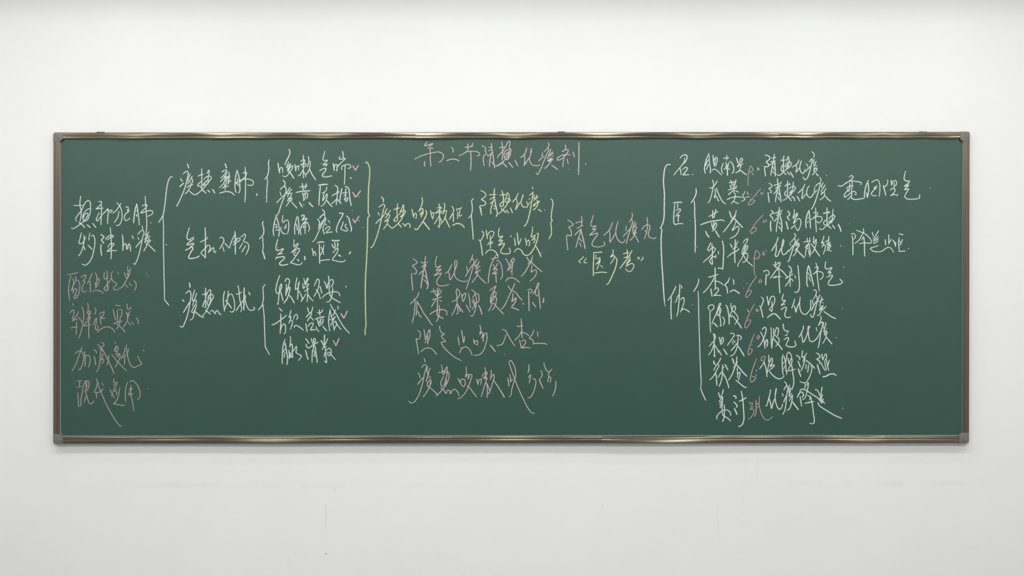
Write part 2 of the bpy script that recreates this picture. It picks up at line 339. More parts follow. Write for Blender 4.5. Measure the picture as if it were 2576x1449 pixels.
# ------------------------------------------------------------------ chalk writing
# name|colour|label|strokes ; a stroke is width then x,y and differences, in quarter pixels of the photo
CHALKDATA = """chalk_writing|white|white chalk line reading 热邪犯肺|20 745 2069 88 -4;20 813 1975 -8 50 2 55 10 39 -3 66 -10 51;20 770 2226 -9 -19 24 -44 31 -39 23 -49 27 -45 25 -12 15 15 4 42 0 49 -11 44 -16 39 -22 17 -22 -6 -6 -22 7 -39 21 -33 27 -22 20 0;20 839 2196 8 -28 25 -22 14 6 -9 27 -19 31 -52 47 -39 27 -28 16 -22 -4;24 795 2240 27 18 32 31;24 877 2262 31 27;24 933 2248 32 41;20 993 2033 14 -8 15 7 -4 20 -25 28 -27 23 0 0 38 -5 35 -4;20 1021 2064 0 49 -2 83 -4 67;20 999 2141 -22 44 -7 28 8 11 21 -22 27 -39 34 -33 28 -34 0 0 -6 17 16 10 25 -10 6 12 -25 17;20 1092 2110 -6 58 -4 83;20 1174 2039 24 25 22 44 8 49 -3 50 -16 44 -22 18 -18 -4;20 1219 2044 -27 42 -28 38 -27 20;20 1196 2127 -4 36 -22 50 -21 26;20 1264 2086 16 -6 12 12 -12 28 20 -4 -3 8 -33 28 -12 27 2 28 15 12 22 -9 18 -18;24 1377 2050 -14 47 -11 60 -7 86;22 1377 2050 8 63 11 83 5 69;20 1362 2125 20 -6;24 1371 2157 7 22;20 1432 2072 25 -11 26 5 -9 15 -28 29 -29 34 34 -9 50 -16 29 5 8 17 -20 22 -33 14;20 1461 1975 3 55 8 111 5 110 -3 66 -13 53;24 1514 2240 5 2
chalk_writing|white|white chalk line reading 灼津成痰|20 819 2342 -11 47 -8 62 18 2 21 -20 16 -33 7 -17;20 844 2367 3 50 -19 88 -22 50 -18 20;24 841 2478 14 38;20 903 2345 -10 72;20 919 2378 19 -12 12 23 5 55 -11 72 -28 94 -28 39 -38 20 -25 -13;24 886 2467 42 43;24 1013 2359 34 30 -25 22 24 37;24 1018 2458 -4 47 6 44 3 21;20 1062 2414 14 -25 33 -17 32 1 -10 16 -33 9 -16 16;20 1109 2289 6 73 5 82 1 83 -5 79;20 1086 2489 12 -25 28 -14 21 5 -16 23 -33 33 -21 20 0 0 49 -9 48 -1;24 1232 2362 5 55 -1 106;22 1237 2494 16 -39 12 -2 8 19 2 33 6 0 9 -38 10 -14 8 19 7 54;24 1328 2372 15 29;20 1431 2271 4 35;20 1386 2359 27 -30 22 -13 12 15 -12 58 -11 55 -17 83 -33 100 -19 33 -13 -10;20 1388 2389 9 22;20 1366 2489 36 -45 33 -38;20 1501 2331 -33 39;20 1493 2356 -30 44 -7 9;20 1513 2378 -28 11 -17 22 -10 28 27 -22 30 3 -22 24 -25 13;20 1499 2395 -9 33 -14 44 -30 54;24 1493 2462 68 67
chalk_writing|grey|dull pink chalk line reading 配伍特点|20 682 2766 43 -8 60 -16;20 715 2778 -15 52 -9 50 1 75 9 69;20 735 2800 5 45 -6 45 2 62;20 758 2780 6 30 -12 35 -22 45 -15 36;20 765 2820 17 0 16 25 6 45 -6 45 -16 45 -24 24 -16 -6 6 -18 37 -4;20 738 2930 22 -25 14 5 -6 25 -20 45;20 814 2788 26 -13 25 -7 -5 22 -22 40 17 0 -17 35 -10 35 2 28 15 12 25 -14;20 928 2749 -18 41 -15 35 -17 31;22 905 2830 5 50 -2 62;22 960 2745 10 25 6 35 -8 50 -8 43;20 952 2865 18 -30 20 -33 5 8 -5 40 -15 30 -15 18;20 932 2929 33 -7 35 3 25 13 17 14;20 1052 2740 -7 40 10 28 15 -6 20 -17;20 1078 2720 0 60 3 75 1 67;22 1118 2805 -33 50 -37 60 34 7 6 -42 -8 -40;20 1135 2730 -13 20 -2 35 8 30 22 25 22 12 3 10 -20 18 -13 18 3 10 50 6;20 1185 2740 11 15;20 1285 2680 0 30 5 20 12 -5 16 -25;22 1249 2742 16 43 10 20;20 1310 2710 -10 60 -30 50 -25 45 -20 25 -15 10 -15 -2;20 1290 2740 -12 25 17 -10 -17 45;20 1260 2868 30 23;20 1298 2848 27 28;20 1345 2825 17 15 9 30 -6 30 -13 26;20 1472 2750 4 6;20 1492 2775 6 7
chalk_writing|grey|dull pink chalk line reading 辨证要点|20 730 3055 10 21;20 704 3150 18 -22 18 -10 6 17 -6 35 -12 38;20 790 3132 -15 38 -27 34 -18 22 30 -11 22 -7;20 715 3300 30 -8 33 -1;20 770 3238 -1 62 -5 64;20 822 3088 18 42 2 50 -6 60 -11 60 -15 55 -20 49;20 790 3192 22 28 16 28;20 880 3051 8 29 -3 35;20 875 3155 10 -25 17 -5 10 10 -10 25 -17 20;20 872 3218 18 -23 22 -5 -22 35 -30 30 -15 25 35 -8 35 -6;22 895 3200 -1 80 -2 65 6 59;20 890 3128 8 42 14 -20 -22 35;20 952 3098 13 22 -5 25 -6 20;20 940 3268 15 -43 15 -23 1 28 -9 45 2 40 16 3 4 -43;20 1000 3158 25 -13 23 -9 -13 39 -15 30 20 -3 20 -2;20 1012 3175 -2 45 8 40;20 980 3340 40 -32 45 -18 35 2 30 16 20 22 6 15;22 1162 3072 50 4;22 1138 3112 12 58 12 50;20 1178 3125 4 45 -2 55 5 35;20 1190 3122 20 -10 15 8 1 30 -8 35 -13 10;22 1140 3260 30 -12 30 -13 30 -3;20 1208 3195 -3 50 -10 35 -27 31;20 1178 3262 27 23 30 25 24 30;24 1238 3320 20 19;20 1280 3058 -2 22 3 25 9 9 18 -9 14 -17;20 1268 3138 10 27 7 45;20 1308 3132 -18 38 -5 40 -13 35 -17 30 -17 15;20 1280 3150 10 22 12 -12 -14 30 7 -10;20 1285 3235 30 40;20 1318 3238 30 28;20 1372 3198 16 27 4 35
chalk_writing|grey|dull pink chalk line reading 加减变化|20 755 3558 25 -19 31 -9 22 22 9 43 -9 56 -16 50 -16 18 -12 -3;20 823 3493 -28 84 -31 87 -37 68;22 850 3539 7 50 -1 98;20 859 3595 20 -21 19 6 9 28 -3 43 -14 44;20 943 3515 23 18 6 25;22 947 3586 11 40 3 47;20 982 3462 18 21 19 19;20 1020 3446 21 10 4 18 -20 19 -28 12;20 1016 3502 -6 62 -7 81 -15 68 -19 31;20 1013 3511 24 22 25 44;20 1019 3564 18 3 -15 34 -3 25 18 -18 7 18 -10 25 -16 6;22 1019 3496 31 56 37 74 37 75 25 63;20 1093 3574 -3 52 -15 49;20 1160 3440 2 19;20 1150 3532 12 -36 12 -14 16 20 -4 25;20 1174 3490 -9 49 15 -6 -12 37 34 -12 -22 37 25 -31 3 25 -22 56 -27 48;20 1124 3567 38 47 56 62 54 55;20 1218 3611 18 -34 19 -50 1 -31;22 1255 3589 -1 37 -2 44;20 1261 3564 -9 25 -25 6;20 1272 3470 1 45 8 49 14 62 22 50 31 22 37 -16 41 -23 -16 -26 -25 -50;20 1292 3508 -6 38 -13 31;20 1438 3521 12 12
chalk_writing|grey|dull pink chalk line reading 现代应用|20 775 3837 50 -7;20 803 3837 -5 53;20 772 3900 48 -12;20 783 3952 6 66 11 69 3 0 11 -69 19 -94 9 -55 15 -38;20 860 3837 7 56 -7 56 10 19 -10 37 -15 44;20 857 3837 31 -3 8 28 -11 50 -18 25;20 871 3837 5 56;20 873 3986 12 38 19 37 15 1 25 -29;20 969 3810 13 34 12 43;20 980 3847 -11 53 -15 49 34 0 31 -12 17 -28;22 969 3952 3 53;20 994 3887 31 81 44 99 49 93 44 69 37 49 15 13 10 -10;20 1025 3850 12 28;22 1148 3810 -6 40;20 1144 3884 18 -34 12 -6 -6 37 -22 50 9 6 13 -19;20 1106 3918 25 50 19 38;20 1137 3937 -16 49;20 1165 3937 10 18 -2 19;20 1205 3900 -9 55 -10 44 -21 43 -22 19 43 9 50 10 28 -7;20 1283 3847 -16 53 -6 68 5 76;20 1304 3841 32 -10 31 25 28 44 15 55 -9 50 -19 19;20 1317 3875 -3 49 9 75 13 62 9 73;20 1298 3924 13 -15 18 -3 -18 31 -16 37 22 -6 25 -5;20 1488 3911 2 6
chalk_writing|white|white chalk line reading 痰热壅肺|26 1885 1650 9 21 4 20;22 1843 1751 18 -18 20 -10 11 8 0 30 -11 49 -12 48 -20 65 -28 65 -24 52 -18 34;26 1779 2064 2 10;26 1817 1798 18 28;24 1807 1879 20 -17 20 -18;20 1916 1747 -14 35 -12 28;20 1934 1772 -20 38 -28 44;20 1884 1810 14 14;20 1926 1794 14 24 -4 20;20 1922 1834 -2 28 -22 49 -17 24 -20 15;20 1881 1887 21 -17 28 -8 10 -12;22 1902 1919 20 18 42 22 35 -20 36 -32 36 -41 28 -36 -2 -16 -22 12 -24 20 -8 20 24 -16;20 1990 1772 29 -11 28 -8;20 2029 1697 0 64 2 81 -1 69;20 2029 1820 -22 22 -19 20 7 13 16 -5 16 29;20 2079 1745 10 -12 13 -22 2 30 -9 41 -2 44;20 2049 1810 14 -20 28 -16 25 0 10 16 -10 20 -14 16;24 2031 1909 20 14 19 20;26 2089 1913 21 21;26 2134 1905 18 18 8 20;26 2263 1648 12 25 2 18;20 2231 1733 26 -18 22 -4 -10 26 -24 33 -24 20;20 2289 1729 -18 32 -26 37 -26 32;20 2261 1786 16 -12 -20 40;20 2265 1814 -16 32 -20 24 -23 17;20 2271 1761 6 41 -4 48 -8 61;20 2305 1729 0 32 -24 29 32 -16 4 0;20 2301 1778 0 40 -4 36;20 2283 1798 26 -8 -20 36 33 -8 -29 24 8 12;20 2235 1895 26 -16 38 -5;20 2257 1879 8 -29;22 2211 1945 34 -12 40 -5 32 5 29 18 12 14;22 2386 1713 -12 48 -8 61 -2 53 4 40 10 24;22 2388 1717 14 53 8 56 4 57 -2 40 -10 20;20 2386 1798 8 28 -20 12 28 24;20 2386 1834 20 41;20 2467 1681 2 52 2 69 -1 81 -1 80 -6 73;20 2447 1745 20 -14 14 6 -6 29 -28 32 -33 28 0 -4 41 -18 40 -2 36 10 19 22 -2 20 -25 12 -32 -6;32 2583 1951 1 14
chalk_bracket|white|white chalk brace beside 痰热壅肺|22 2711 1608 -8 16 2 49 -4 60 -12 37 -24 34;20 2689 1784 2 58 -6 61 0 60;26 2685 1963 -2 33;20 2683 1996 0 40
chalk_writing|white|white chalk line reading 气机不畅|22 1904 2291 -12 46 -11 41 3 24 14 12 24 -12 24 -10 2 8 -30 26 -37 37 33 -4 28 -11 8 4 -36 31;24 1865 2519 33 -16 40 -14 4 10 -16 28 -16 32 -12 33 12 8 36 -2 36 -8 23 -15;20 2017 2436 26 -14 24 -12 20 -16 -2 -8;24 2063 2291 4 54 -1 81 0 81 1 89;20 2065 2596 -16 -24 -26 -19 16 -30 28 -24 28 -32 17 8 4 20 -17 40 17 -12 20 -24 16 -6 0 14 0 24 10 12 8 -12 0 -8;30 2097 2539 9 -8;22 2211 2396 14 -8 20 8 8 26 -12 32 -16 25 -14 26;20 2241 2483 14 46;22 2263 2448 18 19 20 24;20 2309 2499 8 -32 21 -57 24 -48;24 2364 2329 4 57 0 81 0 90;20 2348 2442 22 -28 28 -18 18 6 0 12 -18 16 -32 20 -22 15;20 2362 2426 28 -10;20 2422 2382 21 -8 18 -20 10 16 -8 28 -14 28 10 8 28 8 14 21 2 28 -12 36 -16 36;20 2441 2448 -17 27 -16 26;22 2471 2475 -18 28 -20 34
chalk_bracket|white|white chalk brace beside 气机不畅|22 2651 2228 -9 13 5 32 8 44 -4 37 -19 28 -22 22;20 2645 2388 0 46 4 41 -4 32 -3 20;28 2642 2527 11 32 12 47
chalk_writing|white|white chalk line reading 痰热内扰|26 1902 2847 10 18 -3 28;22 1869 2954 21 -20 16 -9 12 21 2 40 -8 57 -14 80 -17 65 -24 64 -22 39 -24 -10;26 1835 3016 18 20;22 1845 3145 28 -46 35 -61;20 1958 2917 -12 45 -10 48 2 16 20 0;20 1978 2948 -12 42 -16 44 -12 45;20 1950 3030 20 -12 6 16 -18 45 -20 36 -8 28 8 4 24 -28;20 1978 3067 -12 44 -12 41 -16 52 -12 12 -14 4;24 1958 3131 28 25 35 30;24 2031 3192 20 -2;20 2031 3184 28 -28 24 -41 21 -40 24 -49 18 -36 -2 -20 -16 -8 -24 12 -13 28 17 -8 16 8 -6 24 -23 45 -6 -8 2 -37 13 -20;22 2035 2962 20 0 20 -12 16 -4;22 2071 2897 -4 41 2 72 2 41 -2 46;24 2039 3087 12 -36 14 -33;20 2055 3087 14 12;20 2071 2986 16 -36 21 -33 8 0 4 29 -2 40 0 48;22 2065 3123 26 16 27 23;20 2120 3133 16 -10 12 12 18 21 6 -21 12 -10 16 18 15 23 12 -8;22 2261 2929 -10 41 -4 60 6 53 6 48;20 2297 2927 -4 43 -4 40 -8 49 -16 40 -8 24;20 2297 2982 12 -20 17 -4 18 24 14 52 2 57 -8 36 -18 14 -21 -8;20 2277 3018 -6 14 14 -6 0 12;26 2289 3043 16 24 25 34;24 2376 2958 18 2;20 2394 2960 28 -14 11 -10;20 2394 2873 10 48 6 73 12 65 9 56 -9 22;22 2376 3127 22 -36 33 -44 32 -41 8 -24 -4 -12;28 2459 2895 -4 75 0 81 -2 68;20 2467 3010 8 41 16 44 20 24 25 4 24 -12 2 -12 -12 -8;24 2501 2942 10 12 4 14
chalk_bracket|white|white chalk brace beside 痰热内扰|20 2667 2863 -18 26 -2 40 4 49 -2 40 -9 41 -16 32 -26 30;20 2640 3063 15 18;20 2645 3075 8 56 6 73 2 69 3 79 3 70 2 68 0 0 18 33 25 46
chalk_bracket|white|tall white chalk brace right of 热邪犯肺|22 1738 1780 -22 2 -20 33 -14 55 -12 90 -10 90 -10 70 -12 50 -42 67;20 1640 2169 5 91 0 110 0 141 3 109 2 150 4 130 1 117;22 1655 3017 23 28 22 27;24 1670 2460 5 7
chalk_writing|white|white chalk line reading 咳嗽气喘|24 2797 1640 7 50 9 50;20 2813 1721 10 -31 14 -6 6 15 1 37;24 2904 1503 11 14 1 26 -14 39 -22 43 -15 35;20 2906 1627 -13 29 -9 32 22 -24 17 -17 -6 22 -26 39 32 -26 22 -15 -4 28 -24 37 -24 30 -22 15 -28 -10;26 2917 1703 -20 14 26 26 18 26 17 26;24 2965 1656 8 34 3 31;20 2978 1703 11 -30 15 -4 0 21 -4 20;20 3050 1560 4 43 0 53 -2 65 1 72;20 3026 1625 19 -15 22 2 -4 18 -18 17 -22 17 27 -13 26 -4 4 13 -17 17 -24 0;20 3050 1708 -18 30 -17 26 -18 5;20 3050 1717 13 26 13 21 -3 16;20 3102 1575 6 33 -4 35 -11 37;20 3121 1621 0 35 -6 39 -18 39 -21 26 -3 17;24 3115 1703 26 53 35 52;20 3269 1521 -9 39 -10 35 6 19 39 -2 -15 18 -30 30 43 -9 -13 18 -13 4;22 3217 1717 33 -18 30 -4 -4 22 -26 30 -7 22 20 11 39 -3 39 -9;24 3352 1643 6 34 5 40;20 3363 1695 13 -39 15 0 0 30 -4 35;20 3393 1717 0 -31 26 -35 31 -30 26 -28 -31 6 -30 2 0 -15 9 -11;22 3445 1521 7 26 0 43;20 3439 1708 0 -31 11 -8 26 -9 30 -7 22 16 0 15 -28 11;20 3473 1664 -2 57 -2 65 -4 70;28 3526 1786 7 11;20 3234 1645 2 3;20 3260 1758 3 2
chalk_writing|white|white chalk line reading 痰黄质稠|24 2847 1814 18 20 2 22 -11 21;22 2821 1908 20 -22 26 -9 11 18 -2 35 -13 43 -22 57 -20 56 -11 39 -17 33 -13 11 -7 -2;20 2817 1927 11 40;22 2782 2040 28 -28 27 -26 17 -22;20 2919 1884 -22 37 -17 30;20 2937 1903 -18 18 -13 22 -13 39;20 2878 1943 28 8 28 -8 -6 26 -31 39 40 -18 -5 27 -43 4;20 2923 1973 -6 39 -20 39 -19 24;20 2930 2030 28 30 31 35;24 3041 1845 6 32 3 35;24 3082 1847 -4 26 -11 26;20 3013 1882 37 -5 39 -6;24 2978 1936 32 -6 40 -7 69 -3;22 3043 1938 9 35 4 39;20 3071 1930 0 43 -4 30 -17 18;20 3050 1960 21 -13 22 -4 2 21 -8 35;26 3013 2034 15 26 15 22;20 3056 2056 3 5;26 3108 2038 20 22 22 20;28 3206 1864 44 -7 45 -2;24 3223 1869 -4 48 -6 65 -5 82;20 3289 1882 -9 35 -17 17 -22 9;20 3265 1930 -11 43 -7 48 24 -39 20 -31 -2 39 -18 44 -21 30 -22 11;26 3287 2017 28 34 28 29;24 3369 1864 24 18 7 17 -5 22;20 3341 1973 22 -17 21 -9 26 -17 -13 -5 -8 18;20 3393 1925 0 57 -6 35 -3 47;20 3337 2047 26 -17 28 -27 19 27;24 3441 1895 -9 43 -9 52 -2 44 11 15;24 3471 1877 18 3 17 15 9 43 6 65 13 66;22 3480 1895 -2 43 -2 35;20 3445 1943 22 -3 26 -2;20 3458 1971 22 -7 -4 22 -13 22 21 -9 16 -9 -3 22 -13 15 -21 -26;20 3610 1973 3 4
chalk_tick_mark|tick|pink chalk tick after 气喘|24 3550 1667 13 23 13 24 0 0 15 -24 17 -29
chalk_tick_mark|tick|pink chalk tick after 质稠|26 3550 1934 13 26 13 22 0 0 21 -22 31 -41
chalk_writing|white|white chalk line reading 胸膈痞闷|22 2778 2177 -15 54 -11 61 -2 48 6 33;22 2782 2184 15 47 11 61 2 48 -6 39;20 2765 2260 17 -2 2 17 -11 17 18 -4;20 2773 2318 22 -4 11 2;20 2847 2168 -4 33 -2 26 11 13 19 -22 22 -2 11 24 2 44 -6 43 -9 26;20 2830 2284 -4 26 11 26 19 15 22 2;20 2882 2258 -11 26 -11 21;20 2867 2275 15 17;22 2991 2177 -15 50 -11 57 0 39 1 35;22 3000 2184 6 52 2 56 -4 66;20 2980 2253 7 22 4 41;24 3032 2177 18 -13 13 7 -9 21 -15 26 28 -17 20 -4 -7 17 -17 22 -22 22;22 3041 2258 -13 34 -7 35 9 35;20 3043 2258 24 -13 22 -9 17 30 7 39 -11 24;20 3084 2245 -15 17 -15 13 -4 15 17 -6 17 -9 -8 9;20 3069 2288 0 30 2 33;22 3243 2108 20 21 2 16 -9 8;24 3217 2195 15 -20 22 -15 13 0;20 3267 2160 2 28 -15 39 -22 48 -22 48 -26 56 -21 39 -18 16;22 3193 2201 17 22 5 22 -9 26;24 3202 2301 17 -30 26 -40 26 -30;20 3282 2192 -11 35 -8 31 -13 26;22 3250 2284 2 30 11 41;20 3271 2253 18 13;20 3300 2218 21 20;20 3271 2310 26 -26 22 0 0 13 -17 21 -22 24 30 -4 35 -4;26 3415 2145 22 0 19 6;22 3456 2151 -28 50 -26 52 -15 44 -3 26 7 15;24 3487 2173 19 19 11 35 11 44 9 34 -7 24;20 3454 2231 -11 40 -13 34 20 9 21 9 22 0 4 -9;20 3487 2255 -11 7 0 22 19 21 5 9;20 3613 2218 3 5;20 3543 2118 1 1;20 3652 2288 1 2
chalk_writing|white|white chalk line reading 气急呕恶|22 2795 2408 -13 50 -6 39 8 21 31 -2 37 -13 -15 24 -42 35 26 -9 24 0;20 2793 2492 3 4;24 2771 2608 13 -13 39 -9 40 4 -5 15 -30 26 -15 27 15 10 35 -2 34 -8;20 2787 2586 -14 19;20 2958 2410 0 35 0 39 26 -26 18 -7 -9 20 -30 39 -31 32 44 -28 34 -15 3 15 -20 39 -26 39 -22 31 -22 19 35 11 35 11 30 -2 16 -22;20 2980 2536 -22 13 0 17 22 0;30 2993 2612 15 11;28 3063 2579 6 16 -4 21;22 3139 2499 8 24 5 50;20 3152 2553 15 -22 9 18 0 22;26 3193 2445 22 -9 45 1;24 3215 2458 0 65 1 65 0 61;20 3258 2464 -4 37 -17 44 -16 26;20 3230 2488 20 35 8 39;20 3221 2627 33 -9 35 -4 28 0;26 3341 2418 35 5 41 -5;24 3341 2458 13 30 22 13;22 3367 2436 4 30 2 24;20 3397 2440 0 31 -4 26;20 3406 2458 -11 17;20 3352 2545 24 -31 26 -13 -2 22 -24 43 -31 50 31 7 43 11 39 -3 18 -13;32 3406 2566 22 13;32 3528 2534 -15 21
chalk_tick_mark|tick|pink chalk tick after 痞闷|24 3549 2203 11 20 11 19 0 0 18 -28 25 -40
chalk_bracket|band|tall yellow-green chalk bracket|20 3689 1623 1 2;24 3676 1637 17 -1 15 20 11 39 2 43 -4 61 -7 74 -3 87 -1 65 0 63 0 50 13 33 0 0 -17 19 -2 35 -2 83 -1 109 -4 108 -5 109 -6 87 -5 109 -1 130 2 152 3 109 2 48 -7 39 -2 61
chalk_writing|white|white chalk line reading 烦躁不安|22 2814 2773 -20 56 -13 52 -4 48 11 24 22 -7 17 -39 9 -30 -7 -20 -11 24 -6 44 -7 61 -3 43 -6 35;26 2790 3055 7 9;22 2825 2940 13 46 9 39;22 2868 2833 20 -30 17 4 8 31 -8 30 -8 31;20 2883 2859 -4 53 -4 65;22 2875 2977 17 -52 24 -35 2 17 -13 52 -22 57 -28 35;20 2890 2899 -2 34 -11 26;24 2905 2966 31 37 24 46;22 2990 2794 -11 48 -6 48 2 24 13 -7 17 -39 7 -39;22 3003 2851 -4 74 -2 52 -4 37;20 3010 2929 17 35 13 52 -15 20 24 -29 26 -48;20 3055 2801 9 28 4 30 15 -34 16 -26 2 4 -18 39 -13 26;20 3047 2851 8 52 15 -26;20 3110 2855 -18 26 -9 9;20 3088 2851 6 61 0 65 -4 61;20 3064 2933 24 -17 19 -13;20 3092 2951 26 43 33 35;20 3162 2877 17 -39 18 -31 13 13 0 39 -13 57 -18 35 -22 32;20 3179 2914 22 28 22 63;22 3220 2881 11 35 7 37;22 3260 2829 17 30 13 44 11 -52 17 -26;20 3305 2777 7 61 0 61 2 47;20 3318 2825 18 -13 17 13 0 26 -26 35;20 3240 2999 35 -35 43 -20 52 -8 35 8 11 15 2 18;22 3314 2946 9 27 21 26 35 21 44 24;20 3347 2886 0 43 -7 44 -13 39 -22 24 -19 3;28 3418 3040 5 6;24 3480 2879 3 11
chalk_writing|white|white chalk line reading 舌红苔黄腻|26 2810 3101 28 30;22 2736 3270 30 -11 48 -32 43 -33 26 -21;22 2825 3159 1 70 -3 65 -4 61;20 2825 3316 19 -48 18 -9 11 27 0 39 -7 30 -9 2;20 2929 3120 -9 35 -13 41;20 2907 3196 18 -15 0 22 -20 50 0 0 22 -30 15 6 -2 30 -11 35 -6 20;20 2953 3214 11 -37 19 -13 11 13 -2 22 -6 17;22 2962 3296 2 -17 24 -2 30 17 37 29;22 3094 3094 9 35 9 22;20 3147 3088 -11 45 -31 31 -28 28;20 3136 3133 -9 44 -20 30 -15 26;20 3092 3233 31 -43 17 17 17 18;22 3077 3255 6 44 9 39;22 3099 3288 24 -33 24 -4 4 13 -15 30 -11 29 0 0 28 -5 26 -3;20 3194 3144 16 7 21 -7 16 -28;20 3214 3116 2 35 4 24;22 3173 3212 41 -16 52 -10;22 3194 3212 7 34 9 31;20 3240 3199 11 17 -4 30 -18 22 -15 13 -4 -30 21 -35;20 3223 3207 2 31 4 17;20 3242 3259 5 -26;20 3179 3286 13 30 18 22;24 3249 3283 17 24 22 22;20 3323 3112 -11 61 -5 65 5 52 6 41;20 3323 3133 8 35 7 35;20 3314 3220 13 -8;20 3336 3251 -9 26;22 3338 3216 24 -17 13 -13 -22 30 -13 17 17 -13;20 3340 3225 13 48 11 50;20 3353 3251 22 -18 13 26 -18 40 -10 24;20 3375 3236 26 41 30 39;20 3375 3116 -9 30 -19 31;20 3325 3059 15 35 22 35 26 39 35 65 43 66 26 30 26 26;24 3399 3081 4 28
chalk_tick_mark|tick|pink chalk tick after 黄腻|26 3429 3155 15 22 16 24 0 0 17 -33 17 -39
chalk_writing|white|white chalk line reading 脉滑数|22 2868 3413 -15 46 -9 61 -4 70 0 71;24 2870 3450 9 61 11 66 2 56 -6 37;20 2847 3548 6 -11 15 -26;20 2857 3598 5 -26 6 -26;20 2853 3470 22 -2;20 2920 3385 5 31 -5 39 -4 39;22 2916 3490 20 -31 6 22 -2 52 0 65 -13 -21 -13 -18;24 2907 3524 3 39 2 44 15 -57;20 2940 3546 22 -30 21 -31 0 35 -4 26 22 17 32 22 -10 18 -20 24;22 3075 3407 17 22 18 28;22 3079 3461 4 20 22 22 31 -22 30 -18 35 -21;24 3075 3524 11 48 15 44;20 3131 3405 7 28 9 26;20 3162 3463 -9 -30 9 -28 11 6 0 18 -9 21 -9 44 -11 43 -4 57 0 56;22 3166 3477 9 34 6 52 7 44 2 43;20 3157 3524 11 35 -11 18 20 10;24 3266 3368 -2 56 2 57;26 3231 3427 13 23 16 31;20 3297 3405 -18 45 -22 40 -17 28;20 3286 3485 -24 13;20 3266 3481 11 52 4 57 2 60 -17 -19;20 3260 3592 10 -42 22 -34 24 -11 15 19 0 31 -17 26 -17 -18 4 -21;20 3310 3542 26 30 39 48
chalk_tick_mark|tick|pink chalk tick after 滑数|24 3351 3424 13 22 17 26 0 0 16 -30 13 -39;24 3381 3472 -1 9
chalk_title|pinkwhite|pale pink chalk title reading 第二节清热化痰剂|22 4298 1428 -17 20 -10 18 21 -3 29 -9 36 -9 -22 18 -18 17 -12 13;22 4321 1497 18 -6 16 2;20 4326 1495 4 46 -1 40 3 50 3 45;20 4172 1601 56 -27 53 -20 54 -13 47 -9 32 -3 29 11 20 23 -2 22 -14 25 -18 19 -18 2;24 4274 1624 -3 25 4 23;22 4542 1480 14 18 4 15 -4 21;24 4495 1617 30 -11 33 -5 28 3 33 15;22 4708 1448 0 29 4 29;20 4676 1482 25 0 29 -7 32 -5;20 4759 1441 -11 25 -7 14;20 4705 1509 -22 25 -32 18 -34 15;20 4683 1534 43 -12 40 0 43 9 18 14 -4 18 -25 4;24 4735 1524 4 57 0 57 -4 76;22 4848 1463 22 14 18 14 -6 22 8 21 0 15 -20 18 -7 28 3 36 7 36;22 4945 1443 2 37 2 36;20 4917 1484 21 -2 20 -3;20 4915 1518 19 -7 22 -5;20 4908 1552 1 18 22 -14 29 -32 -4 14;24 4945 1541 -11 47 -7 43 -1 45;24 4956 1538 7 47 7 53 8 52;20 4945 1628 11 14 5 14;16 4906 1620 2 4;20 4981 1667 18 4 25 -11 43 -29;22 5050 1425 4 45 5 54 -2 43 -3 46;20 5023 1486 31 -4 29 -3;20 5007 1592 0 -11 22 -29 32 -36 29 -46 36 -52 5 9 -5 43 -2 43;22 5124 1498 14 0 6 11 -11 25 5 11 -9 22 -11 25 -14 18 -7 -4;22 5115 1502 -22 11 -14 14 -5 22 1 28 8 22 17 3;20 5090 1556 21 -22 7 0 -25 33 -10 14;20 5093 1592 22 -22;24 5124 1513 -2 36 -11 43;20 5000 1667 25 -14 29 -22 25 -21 14 -15;24 5054 1637 21 19 24 24;24 5120 1635 20 25 20 25;24 5183 1611 14 31 16 29;24 5300 1486 -6 30 -14 33 -22 25 -21 11;20 5278 1559 4 36 -4 36 -5 36;24 5273 1669 10 -23 4 -15;20 5283 1653 22 -36 23 -36;20 5344 1491 4 25 -4 25 -9 29 -7 15 0 25 11 28 16 20 29 9 29 0 21 -11;28 5344 1509 -3 40;16 5307 1644 2 3;20 5515 1436 9 16 -7 25 -22 29 -20 21;20 5522 1488 -5 28 -18 40 -22 54 -25 64 -21 47 -22 36 -16 -24;20 5459 1538 2 14 -16 22;20 5420 1620 25 -25 32 -25;24 5542 1502 -11 29 -11 28;24 5563 1527 -18 18 -21 25 -22 27;20 5517 1559 14 15;20 5569 1541 -31 26;26 5562 1571 4 2;30 5510 1617 21 -15 18 -10 11 14 -22 7 -21 7 14 4;24 5545 1595 0 25 -21 33 -22 25 -23 18;24 5551 1662 27 19 34 26;22 5687 1459 7 21 -12 22;22 5655 1525 27 -12 25 -9 11 5 -4 18 -14 22 -18 21 -29 29 -29 12 -16 -1 2 -15 22 -21 32 -13 39 -5 34 2;26 5728 1558 9 1;20 5676 1593 -7 31 -5 29 3 28;20 5707 1599 5 25 6 25;22 5766 1531 9 25 4 25;24 5825 1430 0 76 0 89 -2 90 -2 72;18 5726 1701 1 3;24 5893 1646 0 12
